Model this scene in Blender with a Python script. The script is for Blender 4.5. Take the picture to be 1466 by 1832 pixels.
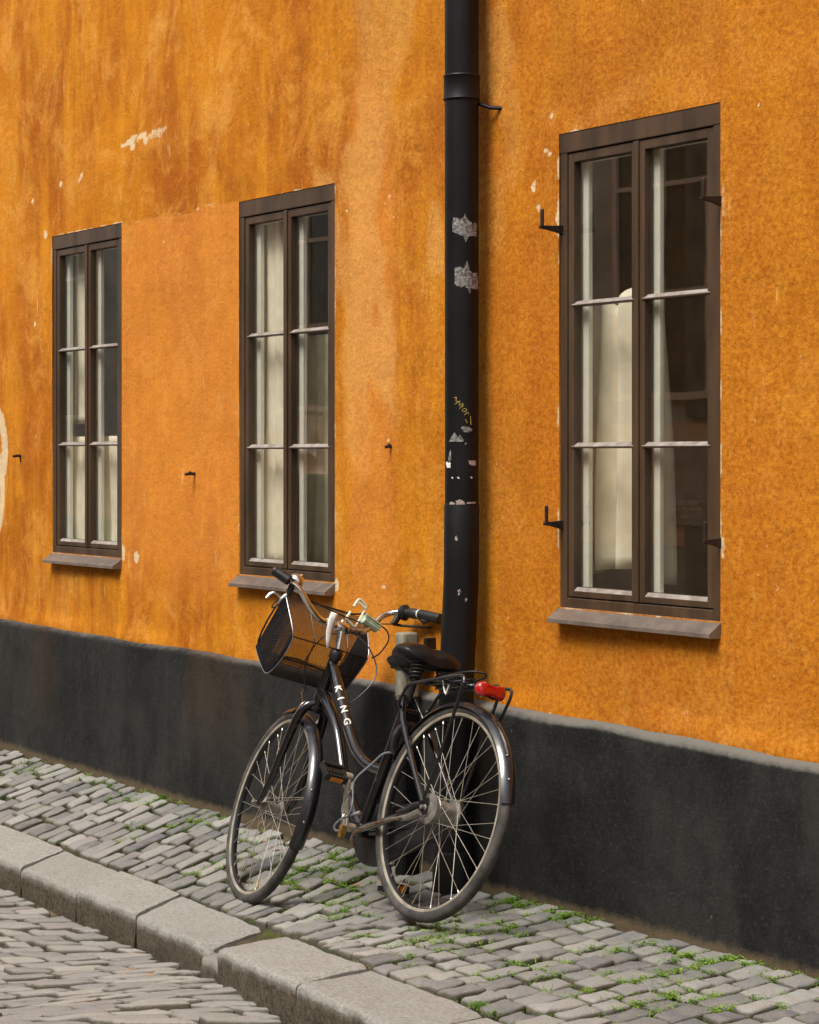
import bpy, bmesh, math, random
import numpy as np
from mathutils import Vector, Matrix
R = math.radians
rng = np.random.default_rng(7); random.seed(7)
scene = bpy.context.scene
for o in list(bpy.data.objects): bpy.data.objects.remove(o)

# ------------------------------------------------------------------ camera, sky, sun, exposure
F, D, HC, HOR = 4000.0, 4.5, 1.455, 821.0           # focal length in photo pixels, distance to the wall, eye height, horizon row
TH = math.atan(2626/F); CT, ST = math.cos(TH), math.sin(TH)
cam = bpy.data.cameras.new("camera"); camo = bpy.data.objects.new("camera", cam)
scene.collection.objects.link(camo); scene.camera = camo
cam.sensor_fit = 'HORIZONTAL'; cam.sensor_width = 36; cam.lens = F/1466*36
cam.shift_y = (HOR-916)/1466; cam.clip_start = .05; cam.clip_end = 2000
camo.location = (0, -D, HC); camo.rotation_euler = (R(90), 0, R(90)-TH)

SUNDIR = Vector((.14, -.80, 1.30)).normalized()
world = bpy.data.worlds.new("World"); scene.world = world; world.use_nodes = True
nt = world.node_tree; nt.nodes.clear()
sky = nt.nodes.new('ShaderNodeTexSky'); sky.sky_type = 'NISHITA'; sky.sun_disc = False
sky.sun_elevation = math.asin(SUNDIR.z); sky.sun_rotation = math.atan2(SUNDIR.x, SUNDIR.y)
sky.air_density = 1.0; sky.dust_density = 3.0; sky.ozone_density = .6
bg = nt.nodes.new('ShaderNodeBackground'); bg.inputs[1].default_value = .108
wo = nt.nodes.new('ShaderNodeOutputWorld')
hsv = nt.nodes.new('ShaderNodeHueSaturation'); hsv.inputs['Saturation'].default_value = .3
nt.links.new(sky.outputs[0], hsv.inputs['Color']); nt.links.new(hsv.outputs[0], bg.inputs[0]); nt.links.new(bg.outputs[0], wo.inputs[0])
sun = bpy.data.lights.new("sun", 'SUN'); sun.energy = 1.9; sun.angle = R(24); sun.color = (1, .95, .86)
suno = bpy.data.objects.new("sun", sun); scene.collection.objects.link(suno)
suno.rotation_euler = (-SUNDIR).to_track_quat('-Z', 'Y').to_euler()
vs = scene.view_settings; vs.view_transform = 'Standard'; vs.look = 'None'; vs.gamma = 1; vs.exposure = .95
scene.cycles.max_bounces = 8; scene.cycles.transparent_max_bounces = 16; scene.cycles.caustics_reflective = False

# ------------------------------------------------------------------ photo measurements -> places in the street
def wp(px, py, y=0.0):
    u = px-733; den = u*CT+F*ST; dd = D+y
    return -dd*(F*CT-u*ST)/den, HC-(py-HOR)*dd/den
BX = [-12.0, -10.8, -8.36, -6.96, -6.47, -4.79, -3.5]; BZ = [.022, .022, -.015, -.010, -.024, -.018, -.02]
XR, XF = -5.5, -7.4                                # where the two wheels stand
def gz(x, y, off=0.0):
    x = np.asarray(x, float); y = np.asarray(y, float)
    k = np.clip((XR-x)/(XR-XF), 0, 1); s = .0+.238*k*k*(3-2*k)
    d = np.maximum(0, -y-.05); d = np.where(d > .85, .85+(d-.85)*.12, d)
    return np.interp(x, BX, BZ)-s*d+off
def gp(px, py, off=0.0):
    d = np.array([ST*(px-733)-CT*F, CT*(px-733)+ST*F, -(py-HOR)]); o = np.array([0, -D, HC]); z = 0.
    for _ in range(60):
        t = (z-o[2])/d[2]; p = o+t*d; z = .5*z+.5*float(gz(p[0], p[1], off))
    return p

# ------------------------------------------------------------------ helpers
def link(o, parent=None):
    scene.collection.objects.link(o)
    if parent: o.parent = parent
    return o
def tag(o, label=None, cat=None, group=None, kind=None):
    if label: o['label'] = label
    if cat: o['category'] = cat
    if group: o['group'] = group
    if kind: o['kind'] = kind
    return o
def empty(name, loc=(0, 0, 0)):
    o = bpy.data.objects.new(name, None); o.location = loc; o.empty_display_size = .1; return link(o)
def smoothed(me, on=True):
    me.polygons.foreach_set('use_smooth', [on]*len(me.polygons))
class MB:
    """collects shapes; build() links them as ONE mesh object"""
    def __init__(s): s.v = []; s.f = []
    def add(s, vs_, fs): n = len(s.v); s.v += [tuple(map(float, q)) for q in vs_]; s.f += [tuple(i+n for i in f) for f in fs]; return s
    def box(s, x0, x1, y0, y1, z0, z1):
        return s.add([(x0,y0,z0),(x1,y0,z0),(x1,y1,z0),(x0,y1,z0),(x0,y0,z1),(x1,y0,z1),(x1,y1,z1),(x0,y1,z1)],
                     [(0,3,2,1),(4,5,6,7),(0,1,5,4),(1,2,6,5),(2,3,7,6),(3,0,4,7)])
    def prism(s, poly, a0, a1, axis='x'):
        n = len(poly); put = {'x': lambda a, p: (a, p[0], p[1]), 'y': lambda a, p: (p[0], a, p[1]), 'z': lambda a, p: (p[0], p[1], a)}[axis]
        return s.add([put(a0, p) for p in poly]+[put(a1, p) for p in poly],
                     [tuple(range(n))[::-1], tuple(range(n, 2*n))]+[(i, (i+1) % n, n+(i+1) % n, n+i) for i in range(n)])
    def tube(s, pts, r, n=10, closed=False, cap=True, flat=None):
        P = [Vector(p) for p in pts]; m = len(P); rr = r if hasattr(r, '__len__') else [r]*m
        T = []
        for i in range(m):
            a = P[i-1] if (i > 0 or closed) else P[i]; b = P[(i+1) % m] if (i < m-1 or closed) else P[i]
            T.append((b-a).normalized())
        u = T[0].orthogonal().normalized(); V = []
        for i in range(m):
            u = (u-T[i]*u.dot(T[i])).normalized(); w = T[i].cross(u)
            for k in range(n):
                a = 2*math.pi*k/n; V.append(P[i]+(u*math.cos(a)+w*math.sin(a)*(flat or 1))*rr[i])
        Fs = []
        for i in range(m if closed else m-1):
            j = (i+1) % m
            for k in range(n): Fs.append((i*n+k, i*n+(k+1) % n, j*n+(k+1) % n, j*n+k))
        if cap and not closed: Fs += [tuple(range(n))[::-1], tuple(range((m-1)*n, m*n))]
        return s.add(V, Fs)
    def rings(s, rings_, close_u=True, cap=False):
        n = len(rings_[0]); V = [p for r_ in rings_ for p in r_]; Fs = []
        for i in range(len(rings_)-1):
            for k in range(n if close_u else n-1): Fs.append((i*n+k, i*n+(k+1) % n, (i+1)*n+(k+1) % n, (i+1)*n+k))
        if cap: Fs += [tuple(range(n))[::-1], tuple(range((len(rings_)-1)*n, len(rings_)*n))]
        return s.add(V, Fs)
    def lathe(s, prof, org, axis, n=24, cap=True):
        a = Vector(axis).normalized(); u = a.orthogonal().normalized(); w = a.cross(u); o = Vector(org)
        return s.rings([[o+a*h+(u*math.cos(2*math.pi*k/n)+w*math.sin(2*math.pi*k/n))*r for k in range(n)] for h, r in prof], True, cap)
    def build(s, name, mat, parent=None, smooth=True, bevel=0, seg=2, recalc=True):
        me = bpy.data.meshes.new(name); me.from_pydata(s.v, [], s.f)
        if recalc: bm = bmesh.new(); bm.from_mesh(me); bmesh.ops.recalc_face_normals(bm, faces=bm.faces); bm.to_mesh(me); bm.free()
        for m_ in (mat if isinstance(mat, (list, tuple)) else [mat]): me.materials.append(m_)
        o = link(bpy.data.objects.new(name, me), parent)
        if smooth:
            smoothed(me)
            if not bevel: me.set_sharp_from_angle(angle=R(42))
        if bevel:
            b = o.modifiers.new('bevel', 'BEVEL'); b.width = bevel; b.segments = seg; b.limit_method = 'ANGLE'
            smoothed(me, False)
        return o
def crv(pts, n=10, closed=False):
    P = [np.array(p, float) for p in pts]; m = len(P); out = []
    for i in range(m if closed else m-1):
        p0 = P[i-1] if (i > 0 or closed) else 2*P[0]-P[1]; p1 = P[i]; p2 = P[(i+1) % m]
        p3 = P[(i+2) % m] if (i+2 < m or closed) else 2*P[-1]-P[-2]
        for k in range(n):
            t = k/n; out.append(.5*((2*p1)+(-p0+p2)*t+(2*p0-5*p1+4*p2-p3)*t*t+(-p0+3*p1-3*p2+p3)*t**3))
    if not closed: out.append(P[-1])
    return out
_L = np.random.default_rng(3).random((256, 256))
def vn(x, y):
    x = np.asarray(x, float); y = np.asarray(y, float); xi = np.floor(x).astype(int); yi = np.floor(y).astype(int)
    fx = x-xi; fy = y-yi; fx = fx*fx*(3-2*fx); fy = fy*fy*(3-2*fy); a = lambda i, j: _L[(xi+i) % 256, (yi+j) % 256]
    return (a(0,0)*(1-fx)+a(1,0)*fx)*(1-fy)+(a(0,1)*(1-fx)+a(1,1)*fx)*fy
def fbm(x, y, o=4):
    s_ = 0; t = 0
    for i in range(o): s_ = s_+vn(x*2**i+17*i, y*2**i+31*i)*.5**i; t += .5**i
    return s_/t
def sst(a, b, x): t = np.clip((x-a)/(b-a), 0, 1); return t*t*(3-2*t)

# ------------------------------------------------------------------ materials
class NT:
    def __init__(s, name):
        s.m = bpy.data.materials.new(name); s.m.use_nodes = True; s.t = s.m.node_tree; s.t.nodes.clear()
        s.out = s.n('ShaderNodeOutputMaterial'); s.b = s.n('ShaderNodeBsdfPrincipled'); s.l(s.b.outputs[0], s.out.inputs[0])
        s.co = s.n('ShaderNodeTexCoord').outputs['Object']
    def n(s, t_, **k):
        x = s.t.nodes.new(t_)
        for a, b in k.items(): setattr(x, a, b)
        return x
    def l(s, a, b): s.t.links.new(a, b)
    def noise(s, scale, detail=4, rough=.55, stretch=None, dist=0):
        x = s.n('ShaderNodeTexNoise'); x.inputs['Scale'].default_value = scale; x.inputs['Detail'].default_value = detail
        x.inputs['Roughness'].default_value = rough; x.inputs['Distortion'].default_value = dist
        c = s.co
        if stretch: mp = s.n('ShaderNodeMapping'); mp.inputs['Scale'].default_value = stretch; s.l(c, mp.inputs[0]); c = mp.outputs[0]
        s.l(c, x.inputs['Vector']); return x.outputs[0]
    def ramp(s, x, *st):
        r = s.n('ShaderNodeValToRGB'); e = r.color_ramp.elements
        while len(e) < len(st): e.new(.5)
        for q, (p, c) in zip(e, st): q.position = p; q.color = (c, c, c, 1) if not hasattr(c, '__len__') else (*c, 1)
        s.l(x, r.inputs[0]); return r.outputs[0]
    def mix(s, f, a, b, mode='MIX'):
        x = s.n('ShaderNodeMix', data_type='RGBA', blend_type=mode)
        for v, i in ((f, 0), (a, 6), (b, 7)):
            if hasattr(v, 'is_output'): s.l(v, x.inputs[i])
            else: x.inputs[i].default_value = v if i == 0 else (*v, 1)
        return x.outputs[2]
    def math(s, op, a, b=0.0):
        x = s.n('ShaderNodeMath', operation=op)
        for v, i in ((a, 0), (b, 1)):
            if hasattr(v, 'is_output'): s.l(v, x.inputs[i])
            else: x.inputs[i].default_value = v
        return x.outputs[0]
    def attr(s, name):
        return s.n('ShaderNodeAttribute', attribute_name=name)
    def bump(s, h, strength=.3, dist=.01, prev=None):
        x = s.n('ShaderNodeBump'); x.inputs['Strength'].default_value = strength; x.inputs['Distance'].default_value = dist
        s.l(h, x.inputs['Height'])
        if prev: s.l(prev, x.inputs['Normal'])
        return x.outputs[0]
    def set(s, col=None, rough=None, normal=None, metal=None, spec=None):
        for v, k in ((col, 'Base Color'), (rough, 'Roughness'), (normal, 'Normal'), (metal, 'Metallic'), (spec, 'Specular IOR Level')):
            if v is None: continue
            if hasattr(v, 'is_output'): s.l(v, s.b.inputs[k])
            else: s.b.inputs[k].default_value = (*v, 1) if hasattr(v, '__len__') else v
        return s.m
def simple(name, col, rough=.5, metal=0, var=.35, scale=18, bump=.1, bscale=120, coat=0, col2=None, stretch=None, spec=.5):
    t = NT(name); f = t.noise(scale, 5, .6, stretch)
    c2 = col2 or tuple(min(1, c*(1+var)) for c in col); c1 = tuple(c*(1-var) for c in col) if not col2 else col
    c = t.mix(t.ramp(f, (.35, 0), (.65, 1)), c1, c2)
    nrm = t.bump(t.noise(bscale, 3, .6, stretch), bump, .002) if bump else None
    rr = t.math('ADD', rough-.08, t.math('MULTIPLY', t.noise(scale*2.3, 3), .16))
    m = t.set(c, rr, nrm, metal, spec)
    if coat: t.b.inputs['Coat Weight'].default_value = coat; t.b.inputs['Coat Roughness'].default_value = .08
    return m

def plaster_material():
    t = NT('orange_plaster'); at = t.attr('stain_tone'); sp = t.n('ShaderNodeSeparateColor'); t.l(at.outputs['Color'], sp.inputs[0])
    pale, peach, chip = sp.outputs[0], sp.outputs[1], sp.outputs[2]; dark = at.outputs['Alpha']
    deep, mid, light = (.365, .09, .0006), (.53, .172, .0012), (.63, .24, .006)
    big = t.noise(1.5, 5, .6, (1, 1, .38), .4); streak = t.noise(7, 6, .66, (1, 1, .14)); mott = t.noise(5.5, 7, .66); grain = t.noise(60, 6, .78)
    c = t.mix(t.ramp(big, (.42, 0), (.56, 1)), deep, mid)
    c = t.mix(t.math('MULTIPLY', t.ramp(t.math('ADD', t.math('MULTIPLY', streak, .5), t.math('MULTIPLY', t.noise(2.6, 7, .72, (1, 1, .6), .6), .5)), (.47, 0), (.58, 1)), .85), c, light)
    c = t.mix(t.math('MULTIPLY', t.ramp(t.noise(4.2, 6, .7, (1, 1, .2), .3), (.49, 0), (.62, 1)), .48), c, (.34, .078, .0006))
    c = t.mix(t.math('MULTIPLY', t.ramp(t.noise(3.3, 8, .78, (1, 1, .8), .8), (.50, 0), (.64, 1)), .7), c, (.70, .31, .05))
    c = t.mix(t.math('MULTIPLY', t.ramp(mott, (.5, 0), (.7, 1)), .42), c, (.66, .26, .016))
    edge = t.math('ADD', peach, t.math('MULTIPLY', t.math('SUBTRACT', t.noise(9, 5, .7), .5), .35))
    c = t.mix(t.math('MULTIPLY', t.ramp(edge, (.4, 0), (.62, 1)), .55), c, (.70, .24, .04))
    sx = t.n('ShaderNodeSeparateXYZ'); t.l(t.co, sx.inputs[0]); rt = t.ramp(t.math('DIVIDE', t.math('ADD', sx.outputs[0], 7.0), 2.0), (.2, 0), (.45, 1))
    c = t.mix(t.math('MULTIPLY', rt, t.ramp(t.noise(1.9, 7, .72, (1, 1, .7), .6), (.36, .75), (.66, .1))), c, (.43, .104, .0006))
    pe = t.math('MULTIPLY', pale, t.math('ADD', .55, t.math('MULTIPLY', streak, .9)))
    pe = t.math('ADD', pe, t.math('MULTIPLY', t.math('SUBTRACT', t.noise(22, 6, .75, (1, 1, .5)), .5), t.math('MULTIPLY', pale, 1.9)))
    c = t.mix(t.ramp(pe, (.25, 0), (1.2, .6)), c, (.70, .36, .10))
    c = t.mix(t.ramp(dark, (.1, 0), (1, .62)), c, (.20, .075, .008))
    mp = t.n('ShaderNodeMapping'); mp.inputs['Rotation'].default_value = (0, R(28), 0); mp.inputs['Scale'].default_value = (1, 1, .16); t.l(t.co, mp.inputs[0])
    sk = t.n('ShaderNodeTexNoise'); sk.inputs['Scale'].default_value = 26; sk.inputs['Detail'].default_value = 5; sk.inputs['Roughness'].default_value = .7; t.l(mp.outputs[0], sk.inputs['Vector'])
    c = t.mix(t.math('MULTIPLY', t.ramp(sk.outputs[0], (.60, 0), (.70, 1)), t.math('MULTIPLY', t.ramp(t.noise(1.7, 3), (.45, 0), (.6, 1)), .55)), c, (.76, .46, .15))
    vo = t.n('ShaderNodeTexVoronoi', feature='DISTANCE_TO_EDGE'); vo.inputs['Scale'].default_value = 1.15; vw = t.n('ShaderNodeVectorMath', operation='ADD')
    nv = t.n('ShaderNodeTexNoise'); nv.inputs['Scale'].default_value = 3; nv.inputs['Detail'].default_value = 6; t.l(t.co, nv.inputs['Vector']); t.l(t.co, vw.inputs[0]); t.l(nv.outputs['Color'], vw.inputs[1]); t.l(vw.outputs[0], vo.inputs['Vector'])
    ck = t.math('MULTIPLY', t.ramp(vo.outputs['Distance'], (0, 1), (.006, 0)), t.ramp(t.noise(1.1, 3), (.5, 0), (.6, 1)))
    c = t.mix(t.math('MULTIPLY', ck, .6), c, (.16, .05, .002))
    xyz = t.n('ShaderNodeSeparateXYZ'); t.l(t.co, xyz.inputs[0]); gx = t.ramp(t.math('DIVIDE', t.math('ADD', xyz.outputs[0], 8.0), 3.0), (.0, .32), (.75, 1))
    g = t.ramp(grain, (.38, 0), (.5, .5), (.62, 1))
    c = t.mix(t.math('MULTIPLY', t.math('MULTIPLY', t.math('SUBTRACT', 1.0, g), gx), .52), c, (.27, .064, .0006))
    c = t.mix(t.math('MULTIPLY', t.math('MULTIPLY', g, gx), .30), c, (.76, .36, .04))
    spk = t.ramp(t.noise(38, 2, .5), (.73, 0), (.76, 1))
    c = t.mix(t.math('MULTIPLY', spk, .45), c, (.72, .5, .27))
    ch = t.math('ADD', chip, t.math('MULTIPLY', t.math('SUBTRACT', t.noise(45, 6, .8), .5), 1.5))
    c = t.mix(t.ramp(ch, (.4, 0), (.75, .9)), c, (.72, .56, .34))
    b1 = t.bump(t.noise(95, 4, .75), .6, .005); b2 = t.bump(t.noise(30, 5, .6), .55, .007, b1); b3 = t.bump(t.noise(7, 4, .5), .4, .014, b2)
    return t.set(c, .9, b3, 0, .2)

def plinth_material():
    t = NT('black_plinth_plaster'); at = t.attr('stain_tone'); sp = t.n('ShaderNodeSeparateColor'); t.l(at.outputs['Color'], sp.inputs[0])
    streak = t.noise(6, 6, .7, (1, 1, .12)); mott = t.noise(5, 7, .68)
    c = t.mix(t.ramp(mott, (.35, 0), (.7, 1)), (.0055, .0055, .006), (.017, .0165, .0155))
    c = t.mix(t.math('MULTIPLY', t.ramp(streak, (.5, 0), (.72, 1)), .5), c, (.040, .035, .027))
    c = t.mix(t.math('MULTIPLY', t.ramp(t.noise(75, 6, .8), (.52, 0), (.72, 1)), .55), c, (.07, .066, .057))
    c = t.mix(t.math('MULTIPLY', t.ramp(t.noise(2.2, 6, .75, (1, 1, .5)), (.47, 0), (.66, 1)), .42), c, (.05, .047, .041))
    lg = t.math('ADD', sp.outputs[0], t.math('MULTIPLY', t.math('SUBTRACT', t.noise(26, 5, .7), .5), .55))
    c = t.mix(t.ramp(lg, (.35, 0), (.75, .9)), c, (.155, .145, .125))
    dg = t.math('ADD', sp.outputs[1], t.math('MULTIPLY', t.math('SUBTRACT', t.noise(19, 6, .75), .5), 1.3))
    c = t.mix(t.ramp(dg, (.35, 0), (.95, .85)), c, (.12, .088, .052))
    c = t.mix(t.math('MULTIPLY', sp.outputs[2], .28), c, (.10, .055, .018))
    c = t.mix(t.ramp(t.noise(31, 2, .5, (1, 1, .55)), (.76, 0), (.8, .4)), c, (.2, .185, .15))
    b1 = t.bump(t.noise(130, 4, .7), .7, .004); b2 = t.bump(t.noise(20, 5, .6), .5, .009, b1)
    return t.set(c, .85, b2, 0, .25)

def stone_material(name, c_lo, c_hi, moss=.4, speck=.35):
    t = NT(name); at = t.attr('tint')
    c = t.mix(at.outputs['Fac'], c_lo, c_hi)
    c = t.mix(t.math('MULTIPLY', t.ramp(t.noise(16, 6, .7), (.42, 0), (.68, 1)), .5), c, (.33, .29, .23))
    c = t.mix(t.math('MULTIPLY', t.ramp(t.noise(230, 3, .7), (.4, 0), (.62, 1)), speck), c, (.09, .085, .08))
    c = t.mix(t.math('MULTIPLY', t.ramp(t.noise(310, 2, .6), (.62, 0), (.7, 1)), speck), c, (.55, .52, .46))
    sd = t.attr('side')
    c = t.mix(t.math('MULTIPLY', sd.outputs['Fac'], .85), c, (.075, .058, .036))
    c = t.mix(t.math('MULTIPLY', t.math('MULTIPLY', sd.outputs['Fac'], t.ramp(t.noise(6, 4, .6), (.5, 0), (.62, 1))), moss), c, (.035, .055, .008))
    b1 = t.bump(t.noise(120, 4, .75), .8, .004); b2 = t.bump(t.noise(34, 5, .7), .8, .008, b1)
    return t.set(c, .82, b2, 0, .3)

def kerb_material():
    t = NT('granite_kerb'); at = t.attr('tint'); sd = t.attr('side')
    c = t.mix(at.outputs['Fac'], (.235, .23, .21), (.33, .322, .295))
    c = t.mix(t.math('MULTIPLY', t.ramp(t.noise(9, 6, .7), (.42, 0), (.68, 1)), .4), c, (.24, .215, .165))
    c = t.mix(t.math('MULTIPLY', t.ramp(t.noise(85, 6, .85), (.46, 0), (.60, 1)), .7), c, (.14, .128, .105))
    c = t.mix(t.math('MULTIPLY', t.ramp(t.noise(110, 3, .7), (.6, 0), (.7, 1)), .5), c, (.5, .48, .43))
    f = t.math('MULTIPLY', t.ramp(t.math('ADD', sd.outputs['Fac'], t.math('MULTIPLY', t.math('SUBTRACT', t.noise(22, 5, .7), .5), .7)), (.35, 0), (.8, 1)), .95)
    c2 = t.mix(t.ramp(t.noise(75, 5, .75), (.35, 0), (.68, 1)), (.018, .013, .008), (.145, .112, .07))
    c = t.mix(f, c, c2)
    b1 = t.bump(t.noise(130, 4, .75), .8, .004); b2 = t.bump(t.noise(50, 5, .7), .55, .006, b1)
    return t.set(c, .85, b2, 0, .3)

def bed_material():
    t = NT('sandy_joint_soil')
    c = t.mix(t.ramp(t.noise(7, 6, .7), (.4, 0), (.65, 1)), (.035, .028, .018), (.15, .115, .066))
    c = t.mix(t.ramp(t.noise(3.1, 5, .7), (.46, 0), (.6, .85)), c, (.04, .075, .009))
    c = t.mix(t.math('MULTIPLY', t.ramp(t.noise(190, 3, .7), (.5, 0), (.7, 1)), .6), c, (.30, .23, .13))
    return t.set(c, .95, t.bump(t.noise(110, 5, .7), .9, .008), 0, .1)

def glass_material():
    t = NT('old_window_glass'); t.t.nodes.remove(t.b)
    lw = t.n('ShaderNodeLayerWeight'); lw.inputs[0].default_value = .5
    nz = t.bump(t.noise(3, 2, .5), .02, .01)
    fr = t.math('ADD', .22, t.math('MULTIPLY', t.math('POWER', lw.outputs['Facing'], 4.0), .8))
    tr = t.n('ShaderNodeBsdfTransparent'); tr.inputs[0].default_value = (.97, .97, .94, 1)
    gl = t.n('ShaderNodeBsdfGlossy'); gl.inputs['Roughness'].default_value = .012; t.l(nz, gl.inputs['Normal'])
    mx = t.n('ShaderNodeMixShader'); t.l(fr, mx.inputs[0]); t.l(tr.outputs[0], mx.inputs[1]); t.l(gl.outputs[0], mx.inputs[2])
    t.l(mx.outputs[0], t.out.inputs[0]); return t.m

M = dict(
    plaster=plaster_material(), plinth=plinth_material(), glass=glass_material(), bed=bed_material(), kerb=kerb_material(),
    path=stone_material('footpath_setts', (.13, .13, .135), (.35, .34, .315), .6), road=stone_material('street_setts', (.20, .197, .19), (.35, .335, .305), .2),
    frame=simple('brown_window_paint', (.064, .037, .020), .42, spec=.42, var=.35, scale=11, bump=.4, bscale=60, stretch=(1, 1, .2)),
    sill=simple('painted_sill_metal', (.15, .118, .096), .38, .1, var=.25, scale=14, bump=.1),
    cream=simple('cream_joinery', (.82, .77, .62), .6, var=.06, scale=6), white=simple('white_joinery', (.84, .82, .70), .55, var=.05),
    curtain=simple('cream_curtain', (.90, .83, .66), .9, var=.1, scale=10, bump=.2, bscale=300),
    room=simple('dim_room_plaster', (.50, .47, .38), .9, var=.3, scale=3),
    iron=simple('rusty_iron', (.020, .013, .010), .6, .3, var=.5, scale=40, bump=.4),
    pipe=simple('black_pipe_paint', (.006, .006, .0063), .5, spec=.22, var=.35, scale=6, bump=.12, bscale=45),
    sticker=simple('torn_sticker_paper', (.06, .058, .056), .8, col2=(.30, .29, .28), scale=95, bump=.5),
    yellowmark=simple('yellow_scribble', (.42, .30, .07), .7), tape=simple('pinkish_tape', (.42, .34, .31), .7),
    wood=simple('weathered_post', (.10, .095, .065), .85, col2=(.28, .26, .19), scale=30, bump=.6, bscale=70, stretch=(1, 1, .3)),
    black=simple('gloss_black_frame', (.005, .005, .006), .16, var=.3, scale=8, bump=0, coat=.7),
    fender=simple('black_mudguard', (.010, .010, .013), .3, var=.3, scale=12, bump=.03, coat=.5),
    tyre=simple('worn_tyre_rubber', (.018, .017, .016), .75, col2=(.080, .073, .064), scale=12, bump=.3, bscale=200),
    rim=simple('dusty_rim', (.33, .29, .225), .4, .25, var=.35, scale=14, bump=.05),
    rimin=simple('dark_rim_bed', (.035, .035, .038), .35, .4, var=.3),
    spoke=simple('steel_spoke', (.62, .57, .48), .32, .75, var=.2, scale=30, bump=0),
    chrome=simple('worn_chrome', (.72, .70, .66), .16, 1, var=.2, scale=30, bump=.05),
    rust=simple('rusted_chrome', (.36, .33, .29), .35, .8, col2=(.17, .07, .035), scale=40, bump=.3),
    alu=simple('dull_aluminium', (.27, .255, .23), .42, .6, var=.3, scale=20),
    top_highlight=simple('painted_sky_highlight', (.17, .135, .11), .5, col2=(.34, .30, .27), scale=22, stretch=(1, 1, 1)),  # lighter copy of the frame paint, sky highlight put into the colour
    crank=simple('tarnished_crank', (.50, .43, .33), .38, .5, var=.3, scale=25), shop=simple('shop_front_paint', (.20, .195, .15), .5, var=.5, scale=3),
    plastic=simple('black_plastic', (.012, .012, .012), .42, var=.3, scale=20), vinyl=simple('saddle_vinyl', (.008, .0078, .008), .4, spec=.3, var=.3, scale=20, bump=.15, bscale=160),
    wire=simple('black_wire', (.010, .010, .011), .4, var=.2, bump=0), mesh=simple('basket_mesh_coat', (.011, .010, .011), .5, var=.2, bump=0),
    edge=simple('bare_basket_wire', (.28, .28, .30), .35, .6, bump=0),
    cable=simple('grey_cable_sheath', (.16, .165, .17), .3, .3, var=.2, bump=0), brass=simple('old_brass', (.26, .15, .035), .42, .7, var=.3, scale=60),
    cloth=simple('white_ribbon', (.74, .72, .68), .8, var=.06), ivory=simple('yellowed_white_plastic', (.72, .70, .52), .45, var=.06),
    green=simple('green_plastic', (.25, .36, .20), .4, col2=(.55, .60, .46), scale=40), red=simple('red_reflector', (.40, .004, .004), .18, var=.15, bump=0, coat=.8),
    amber=simple('amber_reflector', (.65, .22, .01), .3), letter=simple('cream_lettering', (.72, .70, .62), .4, bump=0),
    leaf=simple('weed_leaf', (.075, .17, .008), .6, col2=(.20, .32, .022), scale=9, bump=0), dry=simple('dry_leaf', (.33, .12, .04), .8, col2=(.42, .26, .11), scale=30),
    opp=simple('grey_brown_render', (.52, .57, .50), .9, var=.25, scale=2), opp2=simple('tan_render', (.78, .64, .44), .9, var=.1, scale=2),
    darkglass=simple('dark_shop_glass', (.11, .125, .10), .12, var=.3, bump=0), board=simple('grey_board', (.46, .43, .35), .7),
    skin=simple('skin', (.52, .30, .21), .55, var=.08), hair=simple('white_hair', (.72, .68, .60), .8, var=.15, scale=60), coat=simple('dark_green_coat', (.018, .024, .02), .85, var=.3, scale=12),
    ground=simple('street_ground', (.14, .125, .10), .95, var=.3, scale=2),
)

# ------------------------------------------------------------------ the house with its orange wall
house = empty('house', (-7, 0, 0))
tag(house, 'long orange plastered house with black plinth and three brown casement windows', 'house')
HO = Matrix.Translation((-7, 0, 0)).inverted()
def hpart(o): o.parent = house; o.matrix_parent_inverse = HO; return o
def win_rect(x0p, x1p, ytop, ybot_px):
    a, zt = wp(x0p, ytop); b, _ = wp(x1p, ytop); _, zb = wp(x0p, ybot_px); return a, b, zb, zt
W1 = win_rect(94.5, 219, 423, 988); W2 = win_rect(429, 600.5, 361, 1027); W3 = win_rect(1002, 1291, 240, 1086)
WINS = [W1, W2, W3]
X0, X1, ZT = -24.0, 2.0, 7.0
def plinth_top(x): return np.interp(x, [-24, -10.82, -8.2, -6.9, -6.0, -5.4, -4.79, 2], [.66, .65, .632, .62, .605, .61, .592, .57])
def lines(lo, hi, fine_lo, fine_hi, fs, cs, extra):
    a = list(np.arange(lo, fine_lo, cs))+list(np.arange(fine_lo, fine_hi, fs))+list(np.arange(fine_hi, hi, cs))+[hi]
    a = [v for v in a if all(abs(v-e) > fs*.55 for e in extra)]+list(extra); return np.array(sorted(a))
xs = lines(X0, X1, -11.2, -4.3, .014, .35, [w[0] for w in WINS]+[w[1] for w in WINS])
zs = lines(.45, ZT, .46, 4.0, .014, .25, sorted(set([round(w[2], 4) for w in WINS]+[round(w[3], 4) for w in WINS])))
WINS = [(w[0], w[1], round(w[2], 4), round(w[3], 4)) for w in WINS]; W1, W2, W3 = WINS
GX, GZ = np.meshgrid(xs, zs, indexing='ij')
def rectdist(x, z, w):
    dx = np.maximum(np.maximum(w[0]-x, x-w[1]), 0); dz = np.maximum(np.maximum(w[2]-z, z-w[3]), 0); return np.hypot(dx, dz)
dmin = np.minimum.reduce([rectdist(GX, GZ, w) for w in WINS])
fade = sst(.0, .12, dmin)
GY = -fade*((fbm(GX*1.3, GZ*1.1, 3)-.5)*.03+(fbm(GX*5+9, GZ*4, 3)-.5)*.012)-.003
lowcut = plinth_top(GX)
GY = GY-.012*np.exp(-((GZ-lowcut)/.05)**2)*sst(.3, .7, fbm(GX*3, GX*0+2, 3))     # plaster lip above the plinth
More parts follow.
